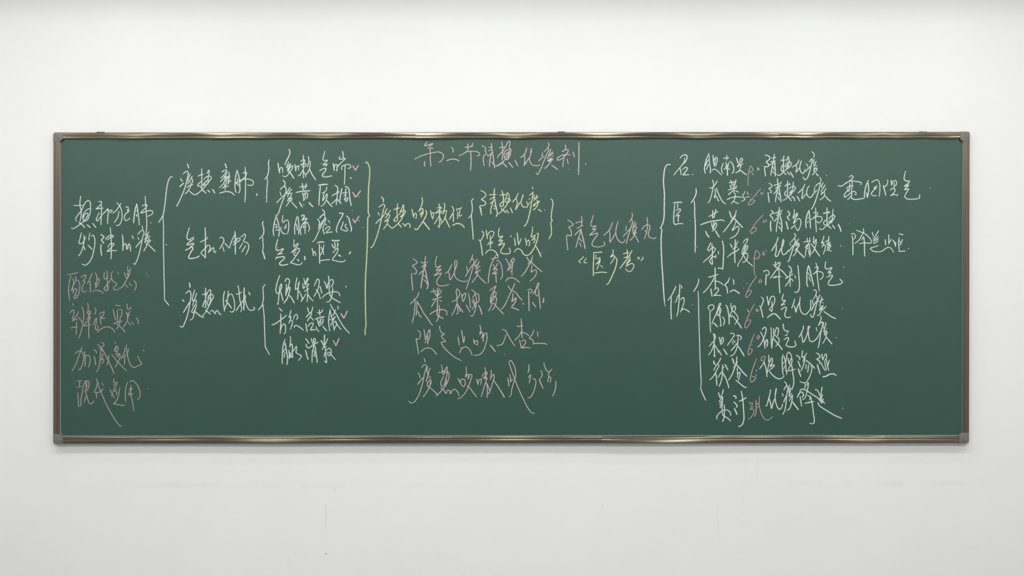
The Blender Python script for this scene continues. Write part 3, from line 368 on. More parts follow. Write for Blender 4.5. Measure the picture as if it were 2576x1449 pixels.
chalk_writing|yellow|pale yellow chalk line reading 痰热咳嗽证|24 3837 1983 20 22 2 14 -4 16;22 3809 2084 28 -17 24 -12 10 12 -10 35 -16 68 -16 73 -16 65 -20 68 -25 65 -24 44 -16 8;24 3803 2140 14 24;22 3781 2249 24 -26 28 -24 36 -41;22 3896 2100 -17 30 -4 16 15 4;22 3928 2116 -22 38 -29 41;20 3881 2146 17 12 24 8 -4 16 -20 25 -29 22 25 -6 20 -4;20 3906 2199 -4 36 -21 40 -22 31;22 3898 2255 20 20 26 20 34 -20 33 -32 28 -36 20 -41 12 -20 8 -20 -8 -8 -24 4 -20 20 -14 22;22 4003 2049 -8 53 2 68 -2 49 -17 8 -16 -8 12 -20 21 -29;22 3960 2108 26 -6 33 -10;20 4027 2130 16 -32 16 -39 4 31 -4 40 -6 28 -26 24;20 4031 2184 24 -14 16 -12;24 4009 2251 14 16 16 20;22 4047 2251 16 4 14 22 10 -18 21 -10 18 14 2 16 -8 12;22 4144 2106 10 40 8 42;20 4162 2182 10 -32 12 -6 6 14 -6 43;22 4243 1987 8 26 -4 36 -18 49 -16 30;20 4213 2128 24 -22 16 -8 4 16 -16 28 -16 20 24 -16 12 -14 -12 30 -14 26;24 4283 2118 10 16 -4 28 -16 37 -24 40 -28 40 -25 29 -16 2 -10 -13;28 4259 2231 26 32 37 47;22 4332 2118 8 40 12 43;20 4340 2150 22 -12 2 20 -8 41;22 4414 2049 10 32 -2 61 2 61 -2 88;20 4396 2096 26 -12 19 4 -15 18 -44 40 32 -12 29 -8 -4 16 -17 8;20 4422 2162 -24 49 -28 42;20 4424 2182 15 37 8 20;20 4422 2291 -10 -12 -4 -12;22 4469 2045 6 32 -8 37 -10 40;20 4459 2154 16 -32 16 -4 -2 28 -10 44 -24 41 -22 28;24 4475 2182 24 53 26 56;22 4548 2075 14 27 2 24 -8 24;24 4523 2207 17 -33 18 -24 4 28 0 53;20 4598 2118 -4 -10 26 -8 29 -10;20 4606 2130 -2 32 0 37;20 4630 2102 -6 40 -2 32 10 0 15 -12;24 4554 2269 34 -18 36 0 29 16 20 24
chalk_writing|yellow|pale yellow chalk line reading 清热化痰|22 4837 1919 32 13 21 35 -19 21 -26 18 29 18 15 19 -15 21 -45 10 8 47 10 45;24 4837 2090 10 77;24 4976 1898 -5 61 -3 47;20 4924 1959 34 0 34 -3;20 4929 2008 29 -18 26 -5;20 4932 2050 26 -23 26 -21;22 4963 2022 -16 52 -10 42 3 37;24 4979 2011 10 58 11 47 3 42 -11 21;20 4968 2064 16 21;20 4966 2095 23 11;24 5051 1919 12 55 2 53 -7 47 -16 5 -12 -10 12 -26 23 -21;20 5030 1964 33 -5 26 -3;20 5079 2022 15 -42 13 -42 14 21 0 42 -16 52 -32 42 -31 37 -29 18;20 5094 2001 32 0 10 15 -15 16 -32 5 -10 -8;20 5100 2022 15 10;24 5042 2100 26 21 24 19;24 5094 2113 24 29;24 5136 2092 21 50;22 5215 1943 -21 47 -37 42;20 5194 1995 10 32 -7 47 -11 37 24 -37 26 -42;22 5249 2001 16 -42 -8 26 -11 31 -2 27 10 26 19 16 21 -3;20 5357 1880 5 21;22 5367 1930 -37 37;22 5362 1938 -5 52 -11 63 -10 63 -16 68 -21 63 -21 26 -6 -5;20 5328 1995 -3 13;20 5301 2027 6 31;20 5301 2092 16 -34 19 -26;20 5378 1959 -11 42;20 5406 1964 -23 37 -11 21;20 5414 1980 -26 26;24 5404 2014 10 29 13 -21 -23 21 -26 10 -11 21 21 -10;20 5414 2032 -5 32 -21 31 -24 18;30 5419 2108 27 18;22 5482 2112 4 3
chalk_writing|yellow|pale yellow chalk line reading 理气止咳|22 4850 2326 16 21 -2 26 -16 31 -13 19 -19 -11;24 4832 2425 11 53 7 52 7 40;22 4892 2315 6 42 6 47;20 4906 2368 20 -32 27 -10 15 10 -5 32 -21 36;20 4932 2368 2 63 0 68;20 4906 2465 20 -24 27 -8 0 13 -16 11;22 4885 2551 26 -29 31 -7 32 10 26 26 13 21;22 5024 2294 -8 58 5 31 37 -7 -16 21 -21 28 37 -7 -16 23 -26 29 31 -13 29 -8 -8 24 -26 42 -5 21 21 15 36 3 32 -5 10 -19 -13 -36;26 5136 2370 8 13;24 5176 2399 6 37 3 37;24 5204 2342 6 57 8 63;20 5218 2462 15 -31 11 -32;22 5176 2536 18 -27 26 -5 26 16 21 37 32 13 31 -13 37 -48 26 -57 19 -69 2 -36 -13 5;22 5283 2397 11 34 5 39;20 5301 2436 16 -21 11 16 -6 47;20 5357 2281 2 34 -8 37 -5 34 32 -18 7 -3 -13 29 -21 26 32 -21 2 11 -18 36;24 5388 2473 31 52 26 60;18 5455 2540 3 2
chalk_bracket|yellow|short pale yellow chalk brace opening two phrases|22 4764 2000 -16 16 3 48 2 47 -10 47 -29 37;24 4742 2163 6 58 5 68 6 63 2 55
chalk_bracket|yellow|short pale yellow chalk bracket closing two phrases|22 5540 2002 18 12 6 29 -8 57 -8 58 -3 47 0 0 13 13 -13 16 3 55 0 68;24 5548 2357 -13 26 -12 21
chalk_writing|pinkwhite|pale pink chalk line reading 清气化痰丸|20 5713 2212 27 18 28 26 -23 21 -21 6 16 26 10 37 -2 26 -42 -6 -3 48 5 63 5 39;20 5852 2175 3 50 -5 47;20 5792 2246 37 -13 34 -3;20 5805 2298 29 -15 32 -14;22 5784 2364 29 -29 32 -31;22 5850 2304 -21 68 -21 68 -13 52;26 5845 2314 15 58 16 68 13 65;24 5824 2390 31 39;24 5829 2440 21 42;20 5970 2167 -15 53 -11 42 11 15 42 -5 -16 16 -21 21 37 -5 -21 23 -42 39 42 -10 39 -8 -13 29 -37 52 -8 32 29 21 37 2 37 -7 28 -13;24 6078 2432 8 32;20 6164 2235 -15 42 -27 48 -47 44;20 6133 2319 5 47 0 69 26 -37 27 -52;24 6138 2429 3 8;20 6220 2228 -16 49 -8 63 13 58 24 31 31 14 13 -8 11 -24;14 6157 2303 1 3;20 6359 2141 5 31 -11 32 -23 31;22 6359 2209 5 21 -16 58 -21 68 -26 94;20 6303 2272 -7 47;20 6269 2380 32 -34 37 -42;20 6393 2225 -19 42 -8 26;20 6406 2246 -16 26 -21 32 -5 26;20 6374 2267 32 21 -16 26 -21 37 31 -16 -5 16 -21 5;20 6395 2314 -8 37 -13 31 -34 37;24 6390 2366 37 71;20 6511 2188 5 63 -5 63 -16 58 -13 31;20 6458 2309 26 -32 32 -15 21 10 -3 42 -10 37 8 31 31 16 26 0 13 -8;20 6490 2317 10 18
chalk_writing|yellow|pale yellow chalk book title 医方考 in double angle marks|20 5871 2582 -21 26 -26 21 21 18;20 5902 2597 -21 26 -5 16 29 5;22 5970 2542 42 -2 48 -3;24 5976 2553 -3 70 -3 74 1 79;20 5999 2566 -2 36 26 -5 16 -5;20 6039 2592 -11 31 -34 37;20 5997 2660 26 -16 16 -36 -6 36 -15 37 -14 32;20 6041 2668 26 24;22 5981 2749 47 -8 42 -2 34 5;22 6167 2513 3 32 -27 42 37 -16 0 21 -16 31 -21 32;24 6191 2587 15 21 -2 42 -13 52 -27 63 -26 58 -26 36 -10 3;20 6309 2511 5 50 -8 36;20 6269 2555 27 -8 31 -7;24 6359 2521 -32 61 -42 57 -47 61;20 6277 2597 34 -15 27 -6;20 6343 2587 -21 42 -21 21 31 -27 13 -10 -28 37 -16 29 31 -19 32 -8 15 19 -10 31 -26 29 -21 0 -29 -29;22 6416 2587 19 10 -19 11;22 6469 2584 2 13 -23 24
chalk_writing|poem|pink chalk verse line reading 清气化痰南星芩|20 4155 2602 24 17 21 21 -26 21 -24 15 22 20 16 24 2 23 -7 10 -23 2;22 4141 2750 2 54 5 56 5 61;22 4282 2579 -5 42 -7 47 -5 42;20 4233 2635 16 9 33 0 21 -7;20 4242 2689 21 -21 21 -9 -16 23 -10 14;22 4218 2762 24 -26 26 -26 19 -42;26 4261 2715 -7 56 -10 57 -9 72;26 4277 2710 12 52 9 56 10 42 -12 50;20 4263 2767 28 32;20 4261 2813 26 24 14 23;20 4397 2579 -12 42 -5 38 10 30 44 -16 -25 28 -22 21 52 -12 -30 28 -40 36 35 -14 37 -12 -18 33 -24 37 -4 33 18 21 33 5 38 -5 33 -9;20 4547 2659 -16 37 -24 38 -26 18;20 4512 2736 9 21 0 33 10 26 18 -31 22 -42;24 4526 2799 4 17;20 4573 2748 5 -71 4 -51 10 -3 7 17 -5 37 -16 38 -5 42 14 38 28 23 33 12 52 -5 2 -9;20 4756 2560 -5 28 -26 56;20 4725 2644 31 -39 12 16 -5 47 -21 80 -24 80 -28 82;20 4693 2680 7 21 2 28;22 4683 2781 26 -43 38 -61 14 -18;20 4803 2607 -24 47 0 23 19 -14;20 4822 2630 -19 43 -19 33;20 4784 2687 14 9 28 -16 5 2;20 4812 2701 -28 51 19 -9 19 -19 14 -7;20 4798 2724 5 33 -24 47 -30 40;22 4803 2762 28 33 28 28 33 28;22 4997 2560 -23 38 -24 46 -19 57 -11 61 -5 51 -1 33;20 4941 2607 37 -9 36 -10 -12 -23;20 4995 2626 16 -5 24 28 16 52 5 47 -5 42 -16 19;20 4964 2659 7 23 7 24;20 5009 2649 -17 33 -28 35 38 -11 0 9 -19 19 -28 21 49 -7;22 4988 2729 2 56 5 61;20 5089 2600 21 40 14 33;20 5124 2677 14 -42 33 -37 5 14 -19 37 -33 42 -17 31 36 -31 18 -18;20 5143 2612 14 42 -5 56 0 57;20 5133 2736 17 -5;22 5089 2828 21 -24 33 -9 33 7 28 21 26 19;26 5302 2586 17 35 11 16;20 5359 2569 -10 43 -37 47;22 5246 2781 33 -38 37 -61 38 -61;24 5349 2640 42 42 64 54;20 5354 2668 -5 38 -4 32 28 -18 16 -5 10 19 -8 33 -23 32 -35 29
chalk_writing|poem|pink chalk verse line reading 瓜蒌枳实夏苓陈|20 4216 2943 -14 35 -28 37 -47 45;20 4164 3006 12 28 -2 56 -7 71 -10 52 -12 37;20 4197 3029 -2 57 -5 61 0 23;24 4193 3133 -5 37;20 4190 3137 14 0 17 38 23 19;22 4193 3029 28 43 37 70 43 61 28 42 23 29;22 4359 2907 21 47 19 33;20 4333 2936 29 -3 28 -9;20 4404 2896 -5 54 0 42;20 4423 2903 -14 56 -5 28;20 4444 2917 -21 42 -14 19;20 4348 3015 47 -11 49 -17;20 4341 3088 21 -35 23 -42;20 4418 3022 31 12;24 4399 3001 3 57 -3 65 5 52 23 14 33 16;20 4418 3072 5 42 -3 37 -11 52 -17 33;22 4326 3163 36 -26 37 -14 47 -7 33 5 19 21 -5 28;16 4507 3073 3 2;20 4549 3034 29 -9 32 -33 17 -33 -12 -38 -16 -14 -7 14 4 52 3 56 4 71 3 51 -10 12;24 4596 3156 9 0;20 4594 3058 -16 56 -33 59;20 4606 3062 23 38 31 42;20 4610 3072 15 37 9 26;20 4641 2954 9 38 10 42 16 -33 7 -51 -16 9 -19 33;20 4714 2950 11 65 10 85;20 4690 3069 19 31 21 42;20 4744 2914 35 31 5 28;20 4756 2997 23 -33 29 -10 11 38 -7 47 -28 14;20 4784 2968 10 52 -5 66 -19 65 -19 29 -18 -3;20 4749 3020 21 38 14 32;20 4761 3011 18 42 -28 61;26 4815 3072 16 28 12 42 7 21;20 4927 2924 28 -21 35 -24 -16 38 -24 42 -14 47 2 42 17 -42 28 -70 9 9 -9 37 -23 47;26 4941 2982 -3 71;20 4960 2992 23 -10 14 19 -5 38 -14 47 -28 35;20 4955 3044 -14 37 -24 49;22 4964 3048 33 38 38 42 35 33;20 5110 2875 19 28 14 18;20 5180 2851 -19 47 -32 61;20 5159 2907 -30 57 -29 65 -28 52 -28 31;22 5157 2926 33 19 32 42 31 35;24 5161 2954 0 28 -9 52 24 -23 16 -14 -2 28 -19 33 -21 35 35 12 37 16;30 5260 3053 9 8;24 5321 2931 0 75 2 70 0 52;20 5309 2921 17 -11 19 2 9 19 -19 19;24 5363 2961 19 -35;20 5363 2961 28 -44 29 -47 4 -19 -9 0 -14 33 -12 47 2 33 10 14 19 -14;22 5420 2907 4 66 7 66 6 66;30 5359 3044 30 44;30 5471 2999 -2 23 -7 22
chalk_writing|poem|pink chalk verse line reading 理气止咳入杏仁|18 4206 3324 21 21 3 34 -20 35 -24 -7;20 4186 3407 13 69 12 86;20 4265 3314 10 59 7 55;20 4286 3421 17 -69 21 -35 3 35 -14 76;20 4272 3448 34 -10;22 4303 3373 3 89;20 4234 3542 31 -28 41 -14 42 14 27 28 21 27;20 4424 3279 3 38 17 28 28 17 -31 17 10 21 31 35 -41 10 17 38 49 55 62 52 72 38;20 4607 3390 10 45 3 38;22 4645 3324 10 62 10 62 11 -62;20 4624 3552 27 -48 35 -14 35 24 31 62;20 4638 3497 8 7;22 4762 3411 7 24 3 24;20 4772 3459 11 -24 17 -7 3 41 -20 -7;22 4828 3272 10 38 -10 56 20 -28 11 21 -14 45 24 -38 -4 34 -6 38;20 4872 3366 21 -18 7 38 -14 83 -24 62 -38 38 -52 7;26 4933 3473 28 34 23 30;20 5054 3314 28 10 27 42 35 62 38 55;20 5092 3366 -17 55 -21 41 -28 11 -27 7;22 5244 3207 3 62 4 69 2 62;20 5202 3283 31 0 32 -7;20 5247 3331 -27 55 -42 38;20 5254 3345 35 10 34 24;20 5227 3421 10 41 10 42;20 5247 3435 31 -14 11 21 -18 34 -24 24 42 -3 48 3;20 5375 3321 -24 52 -24 33 27 8 14 52;20 5409 3335 3 51;22 5368 3455 59 0 41 0 38 11;18 5079 3563 3 2
chalk_writing|poem|pink chalk verse line reading 痰热咳嗽此方痊|22 4268 3607 11 35;20 4244 3700 28 -31 14 7 -14 76 -17 90 -25 90 -34 76 -41 44 -28 0 -14 -17;20 4206 3752 18 28 0 21;22 4203 3870 21 -32 31 -37;22 4303 3687 -7 51 7 14;22 4327 3704 -14 41 -24 93;20 4299 3759 21 14;20 4306 3801 31 -11;22 4334 3814 -35 62 7 14 28 -27 3 -35 -17 69 -27 48 -35 49;20 4327 3901 35 31 38 34;20 4403 3966 -17 14;20 4444 3673 7 52 7 48;20 4413 3749 38 -7 28 -17;20 4465 3787 -27 89 13 14 -7 7;20 4465 3773 14 -42 17 -41 4 48 -14 83 -21 62;20 4479 3752 34 -7 7 35 -13 55 -35 62 -41 48 -38 35;20 4479 3814 14 21 -28 48;20 4431 3908 34 17 24 34 14 -31 17 0 14 35 14 -31 28 -14 27 24 17 41;22 4607 3807 17 28 17 35;20 4631 3849 20 -35 21 4 -7 72 -20 -14;20 4689 3690 4 48 -7 56 21 -28 14 21 -14 27 24 -48 14 7 -11 55 -27 76 -35 62 -41 38 -24 7;20 4700 3880 34 31 28 41 34 42;22 4796 3811 7 31 7 31;20 4810 3863 14 -42 17 -7 -7 56;20 4879 3697 7 48 4 76;20 4852 3790 27 -38 21 -7 -3 21 -32 41 35 -6 0 13 -14 21;20 4893 3821 -28 97 -24 72;20 4893 3849 10 48 -3 104;20 4893 3849 21 41 14 49;20 4945 3725 -4 48 -7 48;20 4941 3801 28 -35 3 28 -17 62 -21 69 -20 38 -7 -11;22 4969 3828 41 62 35 55;30 5038 3932 38 65;24 5109 3801 7 41 6 45;20 5130 3766 7 41 0 35 21 -28;20 5120 3642 17 -14 27 34 21 56 4 55 -11 48 -27 90 -18 76 -10 7;20 5120 3642 17 55 27 76 28 76 35 83 41 89 48 90 38 45 23 2;22 5323 3669 0 42 -10 41;20 5316 3801 21 -28 -3 41 -11 42;20 5361 3811 21 3 10 28 -7 48 -20 62 -28 45 -24 7;20 5441 3728 13 24 -3 35 -24 34;24 5427 3821 20 49 18 38;20 5472 3652 13 45 18 34 20 11 31 -28;20 5520 3745 0 56 -10 41;20 5520 3794 17 0 -3 55;22 5592 3835 0 55 -13 55 -18 42;10 5118 3949 4 2
chalk_bracket|white|tall white chalk brace left of 君|26 6746 1657 -25 -2 -24 23 -12 40 -6 57 -3 48 4 61 6 80 -1 61 -1 60 -1 81 -8 61 -14 40 -20 30;26 6647 2289 10 14 -1 45 -4 60 1 81 4 101 4 81 6 81 7 121 7 101 6 68;16 6687 3042 8 41
chalk_bracket|white|white chalk brace beside 臣|24 7003 1896 3 40 -10 36 -20 37 -22 34;24 6986 2021 4 60 0 65 4 81 3 80 -1 101 -2 130
chalk_bracket|white|white chalk brace beside 佐|22 7030 2806 -2 36 -17 40 -32 53;20 7024 2931 2 32 2 37 3 165 3 121 6 162 6 201 7 142 3 64 -6 45;22 7049 3904 19 52 33 72
chalk_writing|white|white chalk character 君|22 6843 1589 16 -16 24 -14 20 0 11 14 -3 24 -16 32 -20 20;20 6891 1589 -8 40 -28 41 -37 44 -40 48;22 6845 1698 4 28 5 32;22 6869 1706 18 -16 24 -4 6 8 -14 28 -30 38 30 -2 30 0;26 6968 1754 3 4;14 6991 1710 2 2
chalk_writing|white|white chalk herb name 胆南星|22 7135 1544 -22 45 -16 52 -8 53 2 28 6 24;20 7137 1565 0 44 6 52 6 41 2 36;24 7141 1726 10 14;20 7099 1670 10 -29 16 -32;20 7107 1706 14 -32 10 -21;24 7174 1561 4 44 4 40 8 25;20 7190 1609 8 -20 12 -6 8 22 -8 36 -12 29 -8 2;20 7198 1593 -4 60;20 7162 1714 24 -12 28 12 24 24 24 24;24 7281 1591 26 0 26 -4;20 7313 1561 0 52;20 7281 1641 -15 29 -6 32 4 24 11 18;22 7343 1625 16 8 17 28 8 33 -2 28 -15 22;20 7303 1633 8 28 4 13;20 7335 1637 -12 24 -22 13 30 -8;20 7283 1702 28 -4 32 4;20 7299 1686 32 -8;26 7317 1674 2 48 1 44;24 7410 1587 10 30 6 28;20 7440 1633 8 -24 18 -18 6 14 -12 24 -20 20 -20 29 28 -17 28 -16;20 7460 1657 -12 33 -8 24;24 7404 1738 24 -12 24 -10 28 22 33 20
chalk_writing|white|white chalk herb name 瓜蒌|20 7170 1811 8 24 2 28;20 7218 1819 -16 28 -24 32 -21 13 -18 -2;20 7182 1855 -8 41 -12 56 -17 57 -12 26 -10 6;20 7194 1900 4 28 -2 36 -2 31;24 7188 1972 4 21;20 7198 1968 16 16 8 25 10 14 0 -10;22 7210 1892 12 40 20 44 24 45 21 22 16 6;20 7353 1811 10 32 6 28;20 7406 1807 -6 36 -12 28;20 7335 1839 32 -6 37 -4;24 7347 1863 8 21 6 4;20 7414 1867 -14 17;20 7384 1835 0 53 2 60;22 7327 1912 36 -12 49 -10;20 7329 1960 22 -20 25 -24;24 7398 1916 32 18;20 7400 1948 -4 40 -16 37 -23 24;20 7315 2009 32 -16 41 -11 52 0 32 4;20 7384 2025 24 16 26 6
chalk_writing|pale|small pale yellow-green chalk character 仁|20 7495 1924 -6 24 -19 10 10 10 5 25 12 12 -21 16 -20 6;22 7517 1928 8 16 0 16;20 7497 1991 24 -9 24 0;20 7485 2001 8 10
chalk_writing|white|white chalk character 臣|24 6777 2042 33 -6 32 -2 20 4;22 6791 2052 -6 52 -5 57 -1 52 4 33 8 12 23 -4 28 -4 30 2;20 6820 2048 -2 44;20 6801 2120 21 -14 24 -2 0 12 -20 25 -16 18;22 6795 2175 23 -8 20 0 -10 6 -2 28 -2 28;18 6940 2219 3 3;22 7015 2482 3 2
chalk_writing|white|white chalk herb name 黄芩|22 7173 2116 -2 41 2 36 10 -8 12 -40 10 -39;20 7133 2179 40 -22 52 -29;24 7050 2262 54 -21 57 -14 56 -8 53 -4 18 10;22 7159 2246 8 32 8 28;20 7183 2229 -4 45 -2 36;20 7177 2310 12 -48 16 -21 6 9 -6 32 -16 28 -24 16;26 7100 2326 14 33 21 28;28 7201 2324 18 31 18 30;26 7340 2128 13 37 8 28;20 7409 2118 -10 39 -24 40 -20 28;24 7401 2171 -26 38 -33 45 -36 48 -28 34;26 7387 2197 32 36 53 55;20 7405 2229 -10 33 -16 32 -12 26 32 -26 28 -16 8 12 -4 32 -20 37 -28 24 -37 16
chalk_writing|white|white chalk herb name 制半夏|22 7151 2443 -14 33 -15 36 9 12 22 -20 28 -24;20 7165 2451 4 41 16 4 14 4 -10 28 -32 36 -41 41 -40 34;22 7167 2484 2 60 -4 61 0 56 -16 -16 -8 -16 8 -24 24 -22 18 -2 8 14 6 -31;22 7227 2530 4 26;24 7268 2423 12 61 2 60 -4 61 -2 59 -4 46;20 7272 2710 -18 -10 -31 0;26 7349 2455 18 33;24 7399 2411 -2 53 -4 60 0 61 4 60;20 7423 2427 -16 45;20 7373 2508 22 -16 24 -8;24 7334 2573 33 -25 40 -20 20 -14 10 -12;26 7322 2583 4 6;20 7476 2443 20 -28 28 -12 -4 20 -28 45 -20 48 -4 40 8 6 12 -42 16 -44 16 -8 4 16 -16 36 -20 32 -24 49 -37 60 -4 21;20 7508 2480 -20 44 -12 32;20 7492 2556 24 -8 8 16 -4 37 -20 28 -28 12;20 7484 2571 20 38 28 32 28 24 13 12
chalk_writing|white|white chalk character 佐|22 6801 2882 -16 37 -24 48 -40 55;24 6755 2991 -2 53 -2 80 5 87;22 6840 2862 -2 61 -4 80 -6 73 -6 57 -12 50;20 6834 2963 -20 32 -8 29 -13 20;20 6854 2872 6 18 -2 12;20 6850 3019 12 -20 16 -4 6 16 -6 45 -12 40 -20 45;22 6858 3124 20 -16 24 8 37 27;18 6969 3062 3 3
chalk_writing|white|white chalk herb name 杏仁|24 7196 2692 0 61 2 69 -1 72;22 7131 2789 42 -10 52 -18;22 7191 2789 -30 53 -45 64 -40 41;20 7185 2830 28 0 33 12 32 24;24 7153 2906 6 37 6 38;20 7187 2919 18 -19 16 -2 10 17 -14 24 -34 36 0 0 30 -4 43 4;22 7340 2795 -14 39 -30 36 14 16 8 37 4 28;22 7375 2812 10 22 -4 28;24 7346 2937 21 -14 20 -4 28 16 26 20;22 7516 2852 3 4;18 7481 2899 3 3;10 7595 2861 1 1
chalk_writing|white|white chalk herb name 陈皮|20 7123 3107 4 -20 19 -16 23 -4 16 14 -2 15 -12 19 -17 14;20 7135 3109 8 21 1 41 0 46 2 63 2 31 3 32;20 7163 3261 11 -31 25 -56 18 -47 13 -40 15 -34 7 0 -13 34 -19 50 -3 31 7 9 15 -16 13 -24 1 -22 -8 -19 -9 3;20 7236 3102 6 47 3 44 7 43 3 47;22 7245 3273 10 10;28 7182 3250 17 17 20 22;22 7270 3189 14 16 6 25 -4 25 -8 18;24 7304 3070 16 26 6 38 8 40 3 50 0 40;20 7339 3193 9 -25 15 -38 10 -34 15 -20 11 11 -1 28 -8 22;20 7356 3050 0 34 9 31 14 19 25 24 15 22 8 25 -11 25 -23 34;20 7360 3193 0 -16 11 3 23 25 22 31;26 7416 3236 22 28 23 39;16 7517 3110 2 3;24 7525 3124 5 11;14 7576 3157 2 2
chalk_writing|white|white chalk herb name 枳实|22 7177 3357 9 31 2 47 -2 31 2 46 3 47 2 31;20 7177 3357 16 9 6 22 -10 31 -21 31 -31 34;24 7183 3571 8 19;20 7183 3463 -12 40 -19 40 -25 30;22 7189 3469 19 28 16 31 6 19;20 7236 3525 9 25 16 25;24 7236 3393 9 36 8 37;20 7253 3463 5 -44 8 -25 10 7 0 34 -9 22 -11 7;24 7280 3511 18 26 19 31;20 7346 3357 20 -5 24 18 -17 28 -28 40 -25 37;22 7411 3379 21 -6 18 9 10 19 -11 17;20 7377 3421 17 20 5 6;20 7368 3438 11 28;20 7430 3385 -5 34 -1 41 -8 37 -15 40 -19 28 -19 14 -15 5;24 7418 3453 -33 44 -29 31;26 7429 3484 24 38 35 59;18 7143 3439 2 2;14 7564 3466 3 9;14 7585 3433 3 2
chalk_writing|white|white chalk herb name 茯苓|30 7182 3633 4 23 10 12;22 7252 3603 -13 31 -22 31 -18 28 -17 34;20 7224 3668 9 7 -16 40 -24 47 -28 40 -24 20;24 7202 3755 6 38 3 46 3 38;22 7270 3668 0 47 0 47 -9 56 -13 43 -12 28;20 7280 3700 7 -13;20 7227 3797 18 -32 22 -28;24 7275 3755 26 47 19 50 15 52;24 7295 3667 16 29 14 27;28 7368 3608 11 26 6 27;22 7415 3589 -2 33 -9 40 -22 41;22 7419 3642 -18 36 -19 53 -25 55 -26 39;26 7408 3668 33 35 37 46 38 37;20 7419 3700 2 31 -2 31;20 7421 3802 4 -34 19 -23 3 17 -9 37 -6 28;24 7405 3827 36 28 37 31 19 12 14 -1;26 7611 3726 1 6;24 7607 3774 2 3;16 7626 3680 2 2
chalk_writing|white|white chalk herb name 姜汁|22 7230 3949 6 26 12 29;22 7278 3919 -8 37 -18 41;22 7272 3990 -17 25 -19 28;20 7272 4025 -17 21 -14 24;24 7270 4056 -12 18 -13 31;22 7272 3990 -2 41 -3 46 0 47 3 37 10 22 15 9 31 19 26 25;22 7289 4074 1 50 -1 47 -6 40 -13 33;20 7216 4219 -5 -17 13 -28 24 -25 32 -19 31 -6 24 12 16 25 3 13 -6 7;28 7380 3983 18 4 9 13 -3 12;26 7384 4045 26 26 8 16 -8 11;26 7388 4108 16 32 12 31;24 7458 3935 11 49 6 47 5 62 4 62 2 53 -8 43 -15 28 -31 14;24 7436 4037 36 -14 25 -14 11 -8;22 7536 4046 2 2
chalk_number|pink|thin pink chalk dosage beside 胆南星|20 7526 1867 1 -64 7 -61 7 -44 14 -28 16 22 8 20 -14 14 -26 0;20 7555 1738 4 3;22 7571 1750 8 8;30 7629 1686 -6 21 15 0 -7 -17 0 15
chalk_number|pink|thin pink chalk dosage beside 陈皮|20 7592 3059 -27 47 -31 62 -25 62 -14 43 3 24 13 1 20 -22 19 -31 4 -25 -14 -1 -24 11;20 7613 3102 -4 22 9 11 14 -8 2 -12 -13 0 -6 9
chalk_number|pink|thin pink chalk dosage beside 枳实|20 7590 3359 -19 51 -21 56 -19 56 -6 34 6 15 12 -4 19 -27 8 -18 -6 -13 -17 7;20 7624 3377 -6 24 8 12 14 -12 3 -19 -17 -5;14 7554 3508 3 6
chalk_number|pink|thin pink chalk dosage beside 茯苓|22 7613 3609 -20 53 -22 62 -15 56 -6 44 9 20 19 -8 21 -25 7 -15 -22 -5 -19 -6;20 7668 3588 -11 25 4 18 16 -3 19 -22 4 -15 -23 -5 -9 5
chalk_number|pink|thin pink chalk dosage beside 姜汁|20 7543 4068 13 -14 12 -1 2 15 -14 31 -8 22 23 -6 14 15 -4 31 -19 31 -19 19 -18 6;20 7571 4105 7 -12;26 7607 4029 2 48 -2 47 -1 31 -13 34;20 7643 3987 -5 47 2 43 9 47 16 47 18 34 25 20 22 1 25 -15 18 -20;20 7613 4077 21 -24;20 7616 4105 28 -21
chalk_number|pink|thin pink chalk dosage beside 瓜蒌|20 7655 1897 -33 39 -38 45 -37 44 -19 27 8 11 19 -4 22 -19 19 -18 -8 -10 -26 6;20 7545 2003 10 11;20 7663 1932 -6 17 9 6 17 -21
chalk_number|pink|thin pink chalk dosage beside 黄芩|20 7678 2163 -37 39 -40 44 -32 53 -18 36 10 14 24 -14 24 -20 0 -20 -20 -5 -16 9;20 7688 2214 -8 24 14 -2 18 -14 2 -6 -12 -2;14 7635 2240 2 2
chalk_number|pink|thin pink chalk dosage beside 制半夏|20 7598 2778 -8 -44 -2 -73 4 -61 4 -44 8 -34 33 22 8 28 -16 20 -21 12 -28 -4;20 7633 2598 8 4;20 7681 2530 -4 34 12 2 6 -14 -14 -8
chalk_number|pink|thin pink chalk dosage beside 杏仁|20 7614 2782 -45 60 -41 73 -22 52 -2 22 12 3 28 -29 18 -28 -6 -12 -12 0 -18 12;20 7645 2816 -10 26 10 4 18 -20 -6 -10 -12 0
